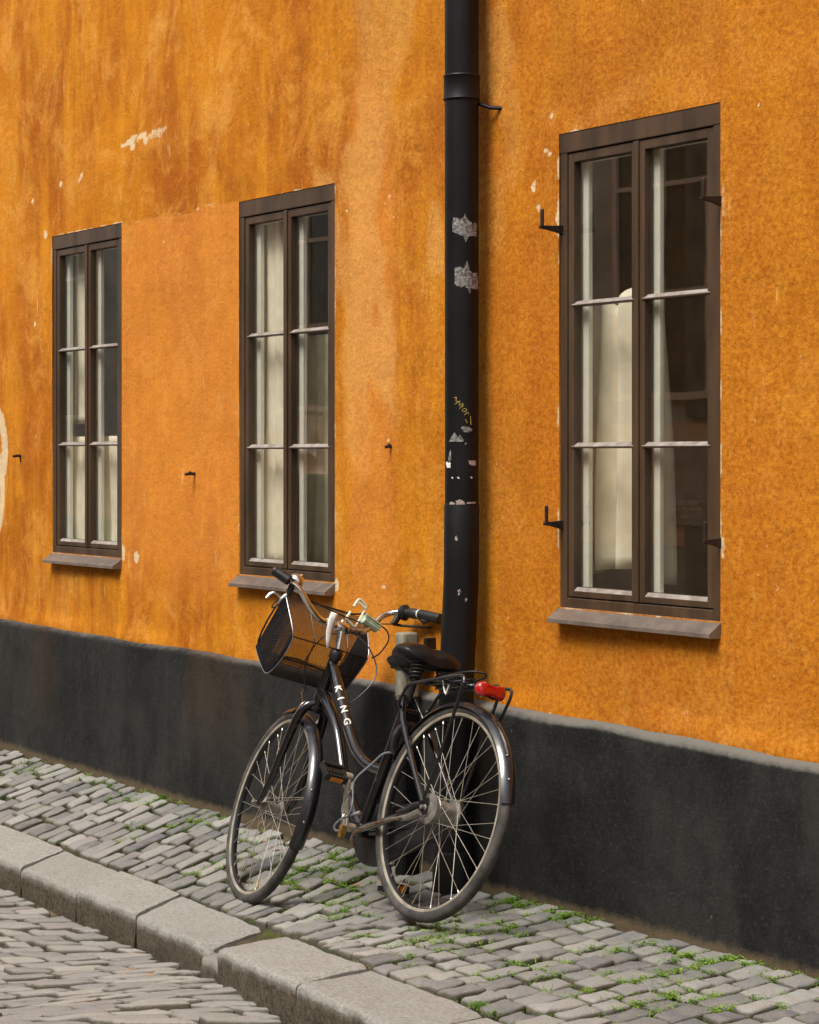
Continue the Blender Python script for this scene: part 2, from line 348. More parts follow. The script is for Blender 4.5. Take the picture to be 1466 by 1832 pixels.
# stains, wear and darker tones of the plaster
pale = np.zeros_like(GX); peach = np.zeros_like(GX); chip = np.zeros_like(GX); dark = np.zeros_like(GX)
nA = fbm(GX*3.3, GZ*1.6, 5); nB = fbm(GX*11, GZ*5, 4); nC = fbm(GX*28, GZ*26, 3)
def smear(px0, py0, px1, py1, w, amt):
    global pale
    a = np.array(wp(px0, py0)); b = np.array(wp(px1, py1)); ab = b-a
    qx = GX+(nA-.5)*.35; t = np.clip(((qx-a[0])*ab[0]+(GZ-a[1])*ab[1])/(ab@ab), 0, 1)
    d = np.hypot(qx-a[0]-t*ab[0], GZ-a[1]-t*ab[1]); pale = np.maximum(pale, amt*(1-sst(w*.25, w, d+(nB-.5)*w*1.3)))
for s_ in [(690, 0, 668, 250, .22, .75), (665, 230, 655, 420, .20, .9), (640, 330, 665, 640, .30, 1.0), (665, 520, 650, 760, .22, .7), (640, 760, 650, 830, .1, .55), (790, 370, 770, 470, .07, .9),
           (760, 1010, 745, 1090, .09, .5), (268, 60, 262, 160, .09, .5), (245, 290, 240, 330, .05, .5), (900, 60, 890, 150, .14, .7), (905, 180, 880, 420, .12, .55), (330, 270, 338, 320, .06, .45),
           (1120, 160, 1050, 220, .09, .5), (1330, 40, 1340, 130, .16, .4), (955, 330, 952, 345, .012, 1), (1290, 1190, 1250, 1290, .2, .35), (1100, 1230, 1180, 1260, .2, .3), (45, 10, 40, 60, .1, .4), (310, 20, 300, 60, .08, .35), (880, 640, 900, 1190, .1, .3)]: smear(*s_)
xw1, xw2 = W1[1], W2[0]; zb_ = 2.52+(fbm(GX*6, GX*0, 3)-.5)*.05
peach = np.where((GX > W1[0]-1.6) & (GX < W2[0]+.3), (1-sst(zb_-.006, zb_+.006, GZ)), 0)*np.where((GX > xw1) & (GX < xw2), 1., .42)
peach = peach*(.35+.65*sst(.6, 1.6, GZ))
peach = np.maximum(peach, .75*sst(.35, .6, fbm(GX*1.1+3, GZ*.6+5, 4))*sst(W2[1]-.1, W2[1]+.25, GX)*(1-sst(-7.1, -6.7, GX)))
dark = np.maximum(dark, .0*np.exp(-((GX+6.36)/.10)**2)*sst(.4, .65, nA)); dark = np.maximum(dark, .4*sst(.55, .75, fbm(GX*2.2+40, GZ*.7, 4))*(GX > -6.5))
for w in WINS:                                            # streaky darkening under the sills, fading downward
    dd = np.clip((w[2]-.09-GZ)/.5, 0, 1); ins = sst(w[0]-.04, w[0]+.06, GX)*(1-sst(w[1]-.05, w[1]+.03, GX))*(GZ < w[2]-.05)
    dark = np.maximum(dark, .42*ins*(1-dd)*sst(.35, .6, fbm(GX*14, GZ*1.5, 3)))
def fleck(px, py, wpx, hpx, ang=0, amt=1.0):
    global chip
    x, z = wp(px, py); x2, _ = wp(px+wpx, py); _, z2 = wp(px, py+hpx); rx, rz = abs(x2-x)/2, abs(z2-z)/2
    ca, sa = math.cos(ang), math.sin(ang); u = ((GX-x)*ca+(GZ-z)*sa)/rx; v = (-(GX-x)*sa+(GZ-z)*ca)/rz
    chip = np.maximum(chip, amt*(1-sst(.6, 1.15, np.hypot(u, v)+(nC-.5)*.9)))
for s_ in [(222, 260, 12, 10), (237, 251, 26, 12, .25), (240, 260, 9, 18), (258, 243, 22, 11, .25), (263, 252, 8, 22), (276, 240, 18, 20, .2, .7), (290, 237, 24, 24, .15, .62), (147, 316, 16, 9, .6), (108, 330, 7, 13), (82, 418, 6, 16), (65, 580, 5, 16), (247, 998, 10, 20),
           (954, 335, 8, 26), (962, 370, 7, 22), (985, 205, 9, 9), (1358, 184, 14, 8), (620, 375, 9, 6), (690, 1050, 10, 8), (740, 1095, 8, 8), (985, 1280, 9, 8), (1296, 355, 12, 70, 0, .7), (1295, 975, 12, 55, 0, .7), (1000, 390, 10, 90), (980, 272, 22, 8, -.5), (1003, 300, 7, 60),
           (222, 990, 8, 34), (604, 1045, 9, 30), (700, 790, 9, 7), (57, 360, 4, 15), (695, 350, 12, 7, .4)]: fleck(*s_)
for cx, cy, ry, rx in ((-6, 800, 70, 20), (-8, 880, 75, 16)):                      # white spray-paint loop at the far left
    x, z = wp(cx, cy); xa, _ = wp(cx+rx, cy); _, za = wp(cx, cy+ry)
    rr = np.hypot((GX-x)/abs(xa-x), (GZ-z)/abs(za-z)); chip = np.maximum(chip, .85*(1-sst(.18, .42, np.abs(rr-.8)))*(GX > -12))
d3 = rectdist(GX, GZ, W3); chip = np.maximum(chip, (1-sst(.002, .014, d3))*sst(.42, .62, fbm(GX*14, GZ*9, 3))*.85)
for w in (W1, W2):
    dw = rectdist(GX, GZ, w); chip = np.maximum(chip, (1-sst(.002, .010, dw))*sst(.55, .7, fbm(GX*14+5, GZ*9, 3))*.7)
seam = (np.abs(GZ-zb_) < .007)*(GX > xw1)*(GX < xw2)*sst(.4, .6, nB); chip = np.maximum(chip, .5*seam)
nx, nz = GX.shape
idx = np.arange(nx*nz).reshape(nx, nz)
cx_, cz_ = (xs[:-1]+xs[1:])/2, (zs[:-1]+zs[1:])/2
keep = np.ones((nx-1, nz-1), bool)
for w in WINS: keep &= ~(((cx_ > w[0]) & (cx_ < w[1]))[:, None] & ((cz_ > w[2]) & (cz_ < w[3]))[None, :])
keep &= cz_[None, :] > (plinth_top(cx_)-.03)[:, None]
fa = np.stack([idx[:-1, :-1], idx[1:, :-1], idx[1:, 1:], idx[:-1, 1:]], -1)[keep]
verts = np.stack([GX, GY, GZ], -1).reshape(-1, 3)
attrs = np.stack([pale, peach, chip, dark], -1).reshape(-1, 4)
used = np.unique(fa); remap = -np.ones(nx*nz, int); remap[used] = np.arange(len(used))
verts = verts[used]; attrs = attrs[used]; fa = remap[fa]
rv, rf, ra = [], [], []                                   # cut edge of the plaster round each opening, recess shade painted in dark
for w in WINS:
    q = [(w[0], w[2]), (w[1], w[2]), (w[1], w[3]), (w[0], w[3])]; b0 = len(verts)+len(rv)
    for y in (-.003, .02): rv += [(a, y, c) for a, c in q]
    ra += [(0, 0, 0, .9)]*8; rf += [(b0+i, b0+(i+1) % 4, b0+4+(i+1) % 4, b0+4+i) for i in range(4)]
def np_mesh(name, V, Fc, mat, parent=None, smooth=True):
    me = bpy.data.meshes.new(name); me.from_pydata(np.asarray(V).tolist(), [], [tuple(int(i) for i in f) for f in Fc]); me.materials.append(mat)
    smoothed(me, smooth); return link(bpy.data.objects.new(name, me), parent)
def col_attr(o, name, A):
    a = o.data.attributes.new(name, 'FLOAT_COLOR', 'POINT'); a.data.foreach_set('color', np.asarray(A, np.float32).reshape(-1))
def f_attr(o, name, A):
    a = o.data.attributes.new(name, 'FLOAT', 'POINT'); a.data.foreach_set('value', np.asarray(A, np.float32).reshape(-1))
wall = np_mesh('wall', np.vstack([verts, np.array(rv)]), list(map(tuple, fa))+rf, M['plaster']); hpart(wall)
col_attr(wall, 'stain_tone', np.vstack([attrs, np.array(ra)]))
# plinth: battered black plaster with a worn sloping ledge
pu = lines(X0, X1, -11.2, -4.3, .02, .3, []); prof_n = 48
PV, PA = [], []
for x in pu:
    zt = float(plinth_top(x))+.006*(float(fbm(x*4, 1.0, 3))-.5)+.014*(float(fbm(x*1.1, 5.0, 2))-.5); zb = float(np.interp(x, BX, BZ))-.06; ld = float(np.interp(x, [-11, -7, -5], [.012, .017, .026]))*(.75+.5*float(vn(x*3, 2)))
    out = .05
    for k in range(prof_n+4):
        if k < 3: t = k/2; y = -out*t+.004*(1-t); z = zt-ld*t*t*.95; led = (1.0 if k < 2 else .7)*float(np.interp(x, [-10.5, -8, -6], [.55, .7, 1.]))*(.65+.5*float(fbm(x*5, 7.0, 3)))
        else:
            t = (k-2)/(prof_n+1); z = (zt-ld)+(zb-(zt-ld))*t
            y = -out-.012*t+.016*(float(fbm(x*1.6+3, z*1.5, 3))-.5)*min(1, t*8)+.006*(float(fbm(x*9, z*8+50, 3))-.5)*min(1, t*8); led = max(0, .5-t*14)
        PV.append((x, y, z)); hgt = z-(zb+.06)
        drt = max(0, 1-hgt/.04)*.9+.25*max(0, 1-hgt/.25)
        og = float(sst(.58, .8, fbm(x*2.2+8, z*.25, 3)))*max(0, min(1, (z-.1)/.3))*(1.0 if x < -7 else .25)
        PA.append((led, drt, og, 1))
n_ = prof_n+4; pf = [(i*n_+k, i*n_+k+1, (i+1)*n_+k+1, (i+1)*n_+k) for i in range(len(pu)-1) for k in range(n_-1)]
pl = np_mesh('plinth', PV, pf, M['plinth']); hpart(pl); col_attr(pl, 'stain_tone', PA)

# windows
def prism_yz(mb, x0, x1, poly): mb.prism(poly, x0, x1, 'x')
def make_window(w, curtains):
    x0, x1, z0, z1 = w; c = (x0+x1)/2; sc = (x1-x0)/.80
    fr = MB(); a = .037*sc
    hd, bt = .066, .033
    fr.box(x0+.001, x0+a, .001, .075, z0, z1-hd); fr.box(x1-a, x1-.001, .001, .075, z0, z1-hd)
    fr.box(x0+.001, x1-.001, -.001, .075, z1-hd, z1-.001); fr.box(x0+a, x1-a, .001, .075, z0, z0+bt)
    win = fr.build('window', M['frame'], None, bevel=.0025); hpart(win)
    zi0, zi1 = z0+bt+.004, z1-hd-.004
    st = .029*sc; g = MB()
    H3 = (zi1-zi0-.032-.030)/3
    worn = []
    for k, (u0, u1) in enumerate(((x0+a+.003, c-.003), (c+.003, x1-a-.003))):
        cs = MB(); y0, y1 = .005, .040
        cs.box(u0, u0+st, y0, y1, zi0, zi1); cs.box(u1-st, u1, y0, y1, zi0, zi1)
        cs.box(u0+st, u1-st, y0, y1, zi1-.030, zi1)
        prism_yz(cs, u0+st, u1-st, [(y0, zi0), (y1, zi0), (y1, zi0+.034), (y0+.014, zi0+.033), (y0, zi0+.020)])
        if k == 0: cs.box(u1-.012, u1+.012, y0-.008, y0-.0005, zi0, zi1)
        for m in (1, 2):
            zm = zi0+.032+H3*m
            prism_yz(cs, u0+st-.012, u1-st+.012, [(y0-.003, zm-.009), (y1-.012, zm-.010), (y1-.012, zm+.010), (y0+.016, zm+.010), (y0-.003, zm-.003)])
        co_ = cs.build('casement', [M['frame'], M['top_highlight']], win, bevel=.0022)
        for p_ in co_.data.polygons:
            if p_.normal.z > .35 and p_.normal.y < -.2: p_.material_index = 1  # upward slopes coloured paler, standing in for skylight on the bars
        for m in range(3):
            za, zb = zi0+.02+m*H3, zi0+.032+(m+1)*H3+(.012 if m == 2 else 0)
            g.add([(u0+st-.004, .021, za+.002), (u1-st+.004, .021, za+.002), (u1-st+.004, .0213, zb-.004), (u0+st-.004, .0213, zb-.004)], [(0, 1, 2, 3)])
    g.build('pane', M['glass'], win, smooth=False, recalc=False)
    s = MB(); e = .05
    s.add([(x0-.004, .008, z0+.008), (x1+.004, .008, z0+.008), (x1+.004, -.003, z0-.004), (x0-.004, -.003, z0-.004), (x1+.004, -e, z0-.036), (x0-.004, -e, z0-.036), (x1+.004, -e-.001, z0-.048), (x0-.004, -e-.001, z0-.048), (x1+.004, -e+.007, z0-.050), (x0-.004, -e+.007, z0-.050), (x1+.004, -e+.004, z0-.040), (x0-.004, -e+.004, z0-.040), (x1+.004, .0, z0-.010), (x0-.004, .0, z0-.010)],
          [(0, 1, 2, 3), (3, 2, 4, 5), (5, 4, 6, 7), (7, 6, 8, 9), (9, 8, 10, 11), (11, 10, 12, 13)])
    for xe in (x0-.004, x1+.002):
        s.prism([(.008, z0+.010), (-.004, z0-.002), (-e, z0-.040), (-e, z0-.050), (-.004, z0-.050), (.008, z0-.050)], xe, xe+.002, 'x')
    s.build('sill', M['sill'], win, smooth=False)
    # cream lining, inner casements and the room behind
    ln = MB(); b = a-.002
    ln.box(x0+.004, x0+b, .076, .088, z0+.02, z1-.02); ln.box(x1-b, x1-.004, .076, .088, z0+.02, z1-.02)
    ln.box(x0+b, x1-b, .076, .088, z1-.05, z1-.02); ln.box(x0+b, x1-b, .076, .088, z0+.02, z0+.030)
    ln.build('lining', M['cream'], win, bevel=.003)
    inn = MB()
    for u0, u1 in ((x0+a+.002, c-.002), (c+.002, x1-a-.002)):
        inn.box(u0, u0+.056, .046, .066, z0+.040, z1-.070); inn.box(u1-.048, u1, .046, .066, z0+.040, z1-.070)
        inn.box(u0+.056, u1-.048, .046, .066, z1-.10, z1-.070); inn.box(u0+.056, u1-.048, .046, .066, z0+.040, z0+.062)
    inn.build('inner_casement', M['white'], win, bevel=.004)
    rm = MB(); e0, e1 = x0-.9, x1+.5
    rm.add([(e0, .092, z0-.4), (e1, .092, z0-.4), (e1, 1.7, z0-.4), (e0, 1.7, z0-.4), (e0, .092, z1+.3), (e1, .092, z1+.3), (e1, 1.7, z1+.3), (e0, 1.7, z1+.3)],
           [(0, 1, 2, 3), (4, 7, 6, 5), (1, 5, 6, 2), (2, 6, 7, 3), (3, 7, 4, 0)])
    rm.build('room_lining', M['room'], win, smooth=False)
    return win
for w in WINS: make_window(w, None)
def curtain(x0, x1, z0, z1, y, label, folds=5, amp=.012, hem=None, flare=0.0, seed=0, topf=0.0):
    mb = MB(); n, m = 64, 20; rows = []
    for j in range(m+1):
        v = j/m; row = []
        for i in range(n+1):
            u = i/n; ph = 2*math.pi*folds*u+.6*math.sin(3*u+seed)
            zz = z0+(z1-z0)*v+(hem(u)*(1-v) if hem else 0)+topf*v*(math.sin(9*u+1)*.5+math.sin(23*u)*.3-.8*abs(u-.55))
            row.append((x0+(x1-x0)*u+flare*(1-v)*(u-.3), y+amp*(1.25-.6*v)*math.sin(ph+.7*math.sin(2.5*v+seed))+.004*math.sin(11*u+5*v), zz))
        rows.append(row)
    mb.rings(rows, False); o = mb.build('curtain', M['curtain'], None)
    sm = o.modifiers.new('thick', 'SOLIDIFY'); sm.thickness = .0015
    tag(o, label, 'curtain', 'curtains hanging behind the window panes'); return o
h3 = W3[3]-W3[2]
curtain(W3[0]-.10, (W3[0]+W3[1])/2-.03, W3[2]+.06, W3[2]+h3*.66, .150, 'cream pleated curtain hanging behind the left half of the large window by the drainpipe', 5, .030, lambda u: .05*math.sin(3*u)+.02, .07, 1, .05)
curtain(W2[0]-.14, W2[0]+.33, W2[2]+.03, W2[3]-.05, .092, 'pale full length curtain behind the left half of the window above the bicycle basket', 6, .009, None, 0, 2)
curtain(W2[0]+.10, W2[0]+.52, W2[2]+.03, W2[3]-.56, .20, 'greyish curtain behind the right half of the window above the bicycle basket', 6, .014, None, 0, 3)
curtain(W1[0]-.14, W1[1]+.05, W1[2]+.03, W1[2]+.56, .092, 'low cream curtain across the bottom panes of the far left window', 9, .009, None, 0, 4)
curtain(W1[0]-.14, W1[0]+.20, W1[2]+.62, W1[3]-.05, .105, 'greyish narrow curtain behind the upper left panes of the far left window', 4, .009, None, 0, 6)

# shutter pintles, shutter hooks in the plaster
def pintle(px, py, outp, side, y=.006):
    x, z = wp(px, py, 0)
    x = (W3[0]+.012) if side < 0 else (W3[1]-.002); mb = MB()
    L = outp; sx = -1 if side < 0 else 1
    prof = [(0, .020), (-.03, .013), (-L*.7, .008), (-L, .006)]
    rings_ = [[(x-.006, y+a, z-h*1.25), (x+.006, y+a, z-h*1.25), (x+.006, y+a, z+h*.45), (x-.006, y+a, z+h*.45)] for a, h in prof]
    mb.rings(rings_, True, True); mb.lathe([(-.006, .0065), (.055, .0065), (.058, .004)], (x, y-L+.010, z), (0, 0, 1), 10)
    mb.tube([(x, y-.002, z-.004), (x, y+.02, z-.004)], .014, 8)
    o = mb.build('shutter_pintle', M['iron'], None, bevel=.0012); hpart(o); return o
pintle(1001, 408, .098, -1); pintle(1001, 935, .080, -1); pintle(1291, 355, .085, 1); pintle(1291, 967, .078, 1)
for px, py, L, up in ((704, 799, .035, .0), (350, 848, .05, .0), (40, 816, .05, -.03)):
    x, z = wp(px, py); mb = MB()
    mb.tube([(x, .01, z), (x, -L*.6, z+.002), (x, -L, z-.002)], [.0075, .007, .006], 8)
    mb.tube([(x, -L*.55, z), (x, -L*.55, z+.012)] if up == 0 else [(x, -.012, z), (x, -.006, z+up)], .005, 6)
    o = mb.build('shutter_hook', M['iron'], None); hpart(o)

# ------------------------------------------------------------------ drainpipe
PX, PYc = wp(826.5, 900, -.092)[0], -.092
pipe_r = .0585
dp = empty('drainpipe', (PX, PYc, 0)); tag(dp, 'black cast iron drainpipe with sticker remnants running down the orange wall', 'drainpipe')
def dpart(mb, name, mat, parent=None, **k):
    mb.v = [(a-PX, b-PYc, c) if parent is None else (a-PX, b-PYc, c) for a, b, c in mb.v]
    return mb.build(name, mat, parent or dp, **k)
zj = wp(826, 903, PYc)[1]; zbr0, zbr1 = wp(826, 180, PYc)[1], wp(826, 135, PYc)[1]
gb = float(gz(PX, PYc))
up_ = MB(); up_.lathe([(zj-.02, pipe_r), (zj+.4, pipe_r), (2.5, pipe_r*1.01), (6.8, pipe_r)], (PX, PYc, 0), (0, 0, 1), 40); up = dpart(up_, 'upper_pipe', M['pipe'])
lo_ = MB(); LO = [(gb-.03, -.034), (gb+.35, -.030), (.72, -.020), (zj-.25, -.002), (zj, 0)]
lo_.rings([[(PX+math.cos(a)*r_, PYc+dy+math.sin(a)*r_, z) for a in np.linspace(0, 2*math.pi, 40, endpoint=False)] for (z, dy), r_ in zip(LO+[(zj+.004, 0)], [.0615, .0615, .0612, .061, .0612, .0592])]); lo = dpart(lo_, 'lower_pipe', M['pipe'])
bo = MB(); bo.lathe([(gb-.03, .064), (gb-.03, .074), (gb+.11, .074), (gb+.125, .071), (gb+.13, .064)], (PX, PYc-.034, 0), (0, 0, 1), 40); dpart(bo, 'pipe_shoe', M['pipe'])
br = MB()
br.lathe([(zbr0, pipe_r), (zbr0, pipe_r+.0045), (zbr0+.004, pipe_r+.0065), (zbr0+.008, pipe_r+.004), (zbr1-.008, pipe_r+.004), (zbr1-.004, pipe_r+.0065), (zbr1, pipe_r+.0045), (zbr1, pipe_r)], (PX, PYc, 0), (0, 0, 1), 40, False)
br.box(PX-pipe_r-.018, PX-pipe_r-.001, PYc-.006, PYc+.004, zbr0-.008, zbr1-.002); br.tube([(PX+pipe_r*.6, PYc+.045, zbr0-.01), (PX+.075, PYc+.07, zbr0-.028), (PX+.11, .01, zbr0-.032)], .007, 8)
dpart(br, 'pipe_bracket', M['pipe'])
def on_pipe(px, py, r_=pipe_r+.0012):
    _, z = wp(px, py, PYc); off = (px-827)/30.5*pipe_r*.995                   # photo column -> angle round the pipe
    a = math.asin(max(-.97, min(.97, off/pipe_r))); vx, vy = -CT, ST         # looking direction along the ground
    fx, fy = -vx, -vy; rx, ry = ST, CT
    return (PX+r_*(fx*math.cos(a)+rx*math.sin(a)), PYc+r_*(fy*math.cos(a)+ry*math.sin(a)), z)
def decal(poly, name, mat, th=.0011):
    xs_ = [p[0] for p in poly]; ys_ = [p[1] for p in poly]; st = 1.5; mb = MB(); cells = []
    def inside(x, y):
        c = False; j = len(poly)-1
        for i in range(len(poly)):
            if (poly[i][1] > y) != (poly[j][1] > y) and x < (poly[j][0]-poly[i][0])*(y-poly[i][1])/(poly[j][1]-poly[i][1])+poly[i][0]: c = not c
            j = i
        return c
    nx_ = int((max(xs_)-min(xs_))/st)+1; ny_ = int((max(ys_)-min(ys_))/st)+1
    for i in range(nx_):
        for j in range(ny_):
            x, y = min(xs_)+i*st, min(ys_)+j*st
            if inside(x+st/2, y+st/2):
                mb.add([on_pipe(x, y, pipe_r+th), on_pipe(x+st, y, pipe_r+th), on_pipe(x+st, y+st, pipe_r+th), on_pipe(x, y+st, pipe_r+th)], [(0, 1, 2, 3)])
    if not mb.v: return
    mb.v = [(a-PX, b-PYc, c) for a, b, c in mb.v]; o = mb.build(name, mat, up, smooth=False)
    me = o.data; bm = bmesh.new(); bm.from_mesh(me); bmesh.ops.remove_doubles(bm, verts=bm.verts, dist=1e-4); bm.to_mesh(me); bm.free()
    sm = o.modifiers.new('paper', 'SOLIDIFY'); sm.thickness = .0008; sm.offset = -1
decal([(811, 394), (824, 395), (829, 392), (832, 385), (836, 393), (843, 398), (848, 404), (848, 398), (853, 397), (854, 420), (846, 421), (838, 424), (834, 436), (829, 424), (820, 423), (810, 419)], 'sticker_remnant', M['sticker'])
decal([(814, 483), (822, 480), (830, 482), (836, 468), (840, 482), (846, 488), (855, 485), (856, 515), (843, 516), (841, 527), (838, 518), (832, 514), (824, 516), (814, 513)], 'sticker_remnant', M['sticker'])
decal([(824, 764), (838, 763), (845, 768), (844, 772), (832, 774), (828, 770)], 'sticker_remnant', M['sticker'])
decal([(804, 790), (809, 780), (814, 774), (819, 782), (824, 778), (829, 786), (830, 790)], 'sticker_remnant', M['sticker'])
decal([(838, 824), (851, 824), (852, 833), (841, 832)], 'tape_remnant', M['tape']); decal([(799, 826), (806, 828), (806, 836), (800, 836)], 'tape_remnant', M['cloth'])
decal([(831, 793), (836, 792), (834, 798)], 'sticker_remnant', M['sticker']); decal([(803, 817), (807, 803), (808, 820), (804, 828)], 'sticker_remnant', M['sticker'])
decal([(808, 853), (812, 853), (811, 856)], 'paint_fleck', M['cloth']); decal([(818, 853), (822, 854), (825, 857), (820, 856)], 'paint_fleck', M['cloth']); decal([(842, 853), (845, 853), (844, 857)], 'paint_fleck', M['cloth'])
for poly in ([(806, 897), (815, 898), (815, 902), (806, 902)], [(816, 895), (824, 893), (830, 897), (833, 902), (818, 902)], [(835, 898), (850, 898), (850, 901), (835, 901)]): decal(poly, 'paint_fleck', M['tape'], .0038)
decal([(808, 1068), (814, 1072), (822, 1071), (826, 1074), (822, 1081), (815, 1082), (811, 1076)], 'paint_fleck', M['sticker'], .0052); decal([(819, 1054), (823, 1052), (826, 1060), (821, 1062)], 'paint_fleck', M['tape'], .0052); decal([(815, 960), (818, 957), (820, 965), (816, 966)], 'paint_fleck', M['tape'], .0052)
decal([(831, 1070), (836, 1069), (834, 1077)], 'paint_fleck', M['sticker'], .0052)
sc_ = MB()
for pts in ([(813, 713), (817, 712), (816, 718), (819, 721), (814, 724)], [(819, 721), (823, 718), (822, 727), (828, 722), (827, 729), (829, 727)], [(822, 732), (830, 724)], [(827, 734), (833, 731), (835, 735), (829, 737), (827, 734)], [(831, 743), (837, 738), (839, 742)], [(833, 750), (836, 757)], [(842, 744), (843, 760)]):
    sc_.tube([Vector(on_pipe(a, b, pipe_r+.0004)) for a, b in crv([(p[0], p[1]) for p in pts], 4)], .0012, 5)
dpart(sc_, 'scribble', M['yellowmark'], up)

# ------------------------------------------------------------------ weathered post between wall and bicycle
gx_, gzt = wp(738, 1131, -.075); gp0 = float(gz(gx_, -.09))
post = MB(); hw, dp_ = .031, .036; cy_ = -.098
post.rings([[(gx_+hw*a*s_, cy_+dp_*b*s_, z) for a, b in ((-1, -.7), (-.8, -1), (.8, -1), (1, -.7), (1, .7), (.8, 1), (-.8, 1), (-1, .7))] for z, s_ in ((.60, 1), (.66, .99), (.8, .99), (gzt-.02, .98), (gzt-.006, .93), (gzt, .8))], True, True)
po = post.build('guard_post', M['wood'], None, bevel=.003); tag(po, 'weathered grey green post against the wall behind the saddle', 'post')
pq = MB(); pq.rings([[(gx_+hw*a, cy_+dp_*b, z) for a, b in ((-1, -.7), (-.8, -1), (.8, -1), (1, -.7), (1, .7), (.8, 1), (-.8, 1), (-1, .7))] for z in (gp0-.03, .3, .60)], True, True); pq.build('post_base', M['pipe'], po, bevel=.003)
pb = MB(); pb.box(gx_-.05, gx_+.05, cy_-dp_-.004, -.012, .70, .735); pb.box(gx_+.034, gx_+.052, -.05, -.004, gzt-.06, gzt-.02); pb.build('post_strap', M['iron'], po, bevel=.002)

# ------------------------------------------------------------------ ground
gr = MB(); gr.add([(-300, -300, -1.4), (300, -300, -1.4), (300, 300, -1.4), (-300, 300, -1.4)], [(0, 1, 2, 3)]); go = gr.build('ground', M['ground'], None, smooth=False); tag(go, kind='structure')
outer_px = [(0, 1534), (135, 1593), (242, 1638), (349, 1688), (382, 1700), (534, 1759), (684, 1828)]
inner_px = [(0, 1468), (135, 1531.7), (246, 1570.7), (361, 1618), (476, 1665), (505, 1668), (673, 1730), (843, 1808)]
op = np.array([gp(*p) for p in outer_px]); ip = np.array([gp(*p) for p in inner_px])
co = np.polyfit(op[:, 0], op[:, 1], 1); ci = np.polyfit(ip[:, 0], ip[:, 1], 1)
yo = lambda x: np.interp(x, op[:, 0], op[:, 1]) if op[0, 0] <= x <= op[-1, 0] else np.polyval(co, x)
def dense(px):
    px = np.array(px, float); q = np.polyfit(px[:, 0], px[:, 1], 2); u = np.linspace(-420, 1350, 60); lin = np.polyfit(px[:, 0], px[:, 1], 1)
    v = np.where((u < px[0, 0]) | (u > px[-1, 0]), np.polyval(lin, u), np.polyval(q, u)); w = sst(0, 140, np.minimum(u-px[0, 0], px[-1, 0]-u)); v = w*np.polyval(q, u)+(1-w)*np.polyval(lin, u)
    P = np.array([gp(a, b) for a, b in zip(u, v)]); P = P[np.argsort(P[:, 0])]; return P
dO, dI = dense(outer_px), dense(inner_px)
def ext(x, P):
    x = np.asarray(x, float); y = np.interp(x, P[:, 0], P[:, 1]); l = np.polyfit(P[:8, 0], P[:8, 1], 1); r = np.polyfit(P[-8:, 0], P[-8:, 1], 1)
    return np.where(x < P[0, 0], P[0, 1]+l[0]*(x-P[0, 0])*.6, np.where(x > P[-1, 0], P[-1, 1]+r[0]*(x-P[-1, 0])*.6, y))
def yo(x): return ext(x, dO)
def yi(x): return ext(x, dI)
print('KERB', op.round(2).tolist(), ip.round(2).tolist(), co, ci)
STEP = .105
bx = np.arange(-13, -2.4, .06); by = np.concatenate([np.arange(-9, -2.6, .2), np.arange(-2.6, .01, .05)])
BXg, BYg = np.meshgrid(bx, by, indexing='ij')
def street_z(x, y): return gz(x, y)-STEP
bz = np.where(BYg > (yo(BXg)+yi(BXg))/2, gz(BXg, BYg)-.024, street_z(BXg, BYg)-.022)+(fbm(BXg*9, BYg*9, 3)-.5)*.012
bi = np.arange(bx.size*by.size).reshape(bx.size, by.size); bc = (BYg[:-1, :-1]+BYg[1:, 1:])/2
mid = (yo(BXg)+yi(BXg))/2; midc = (mid[:-1, :-1]+mid[1:, 1:])/2
bf = np.stack([bi[:-1, :-1], bi[1:, :-1], bi[1:, 1:], bi[:-1, 1:]], -1)
for nm, sel in (('footpath_bed', bc > midc), ('road_bed', bc <= midc)):
    b = np_mesh(nm, np.stack([BXg, BYg, bz], -1).reshape(-1, 3), bf[sel], M['bed']); tag(b, kind='structure')
OUT = []                                                    # joint points kept for the weeds
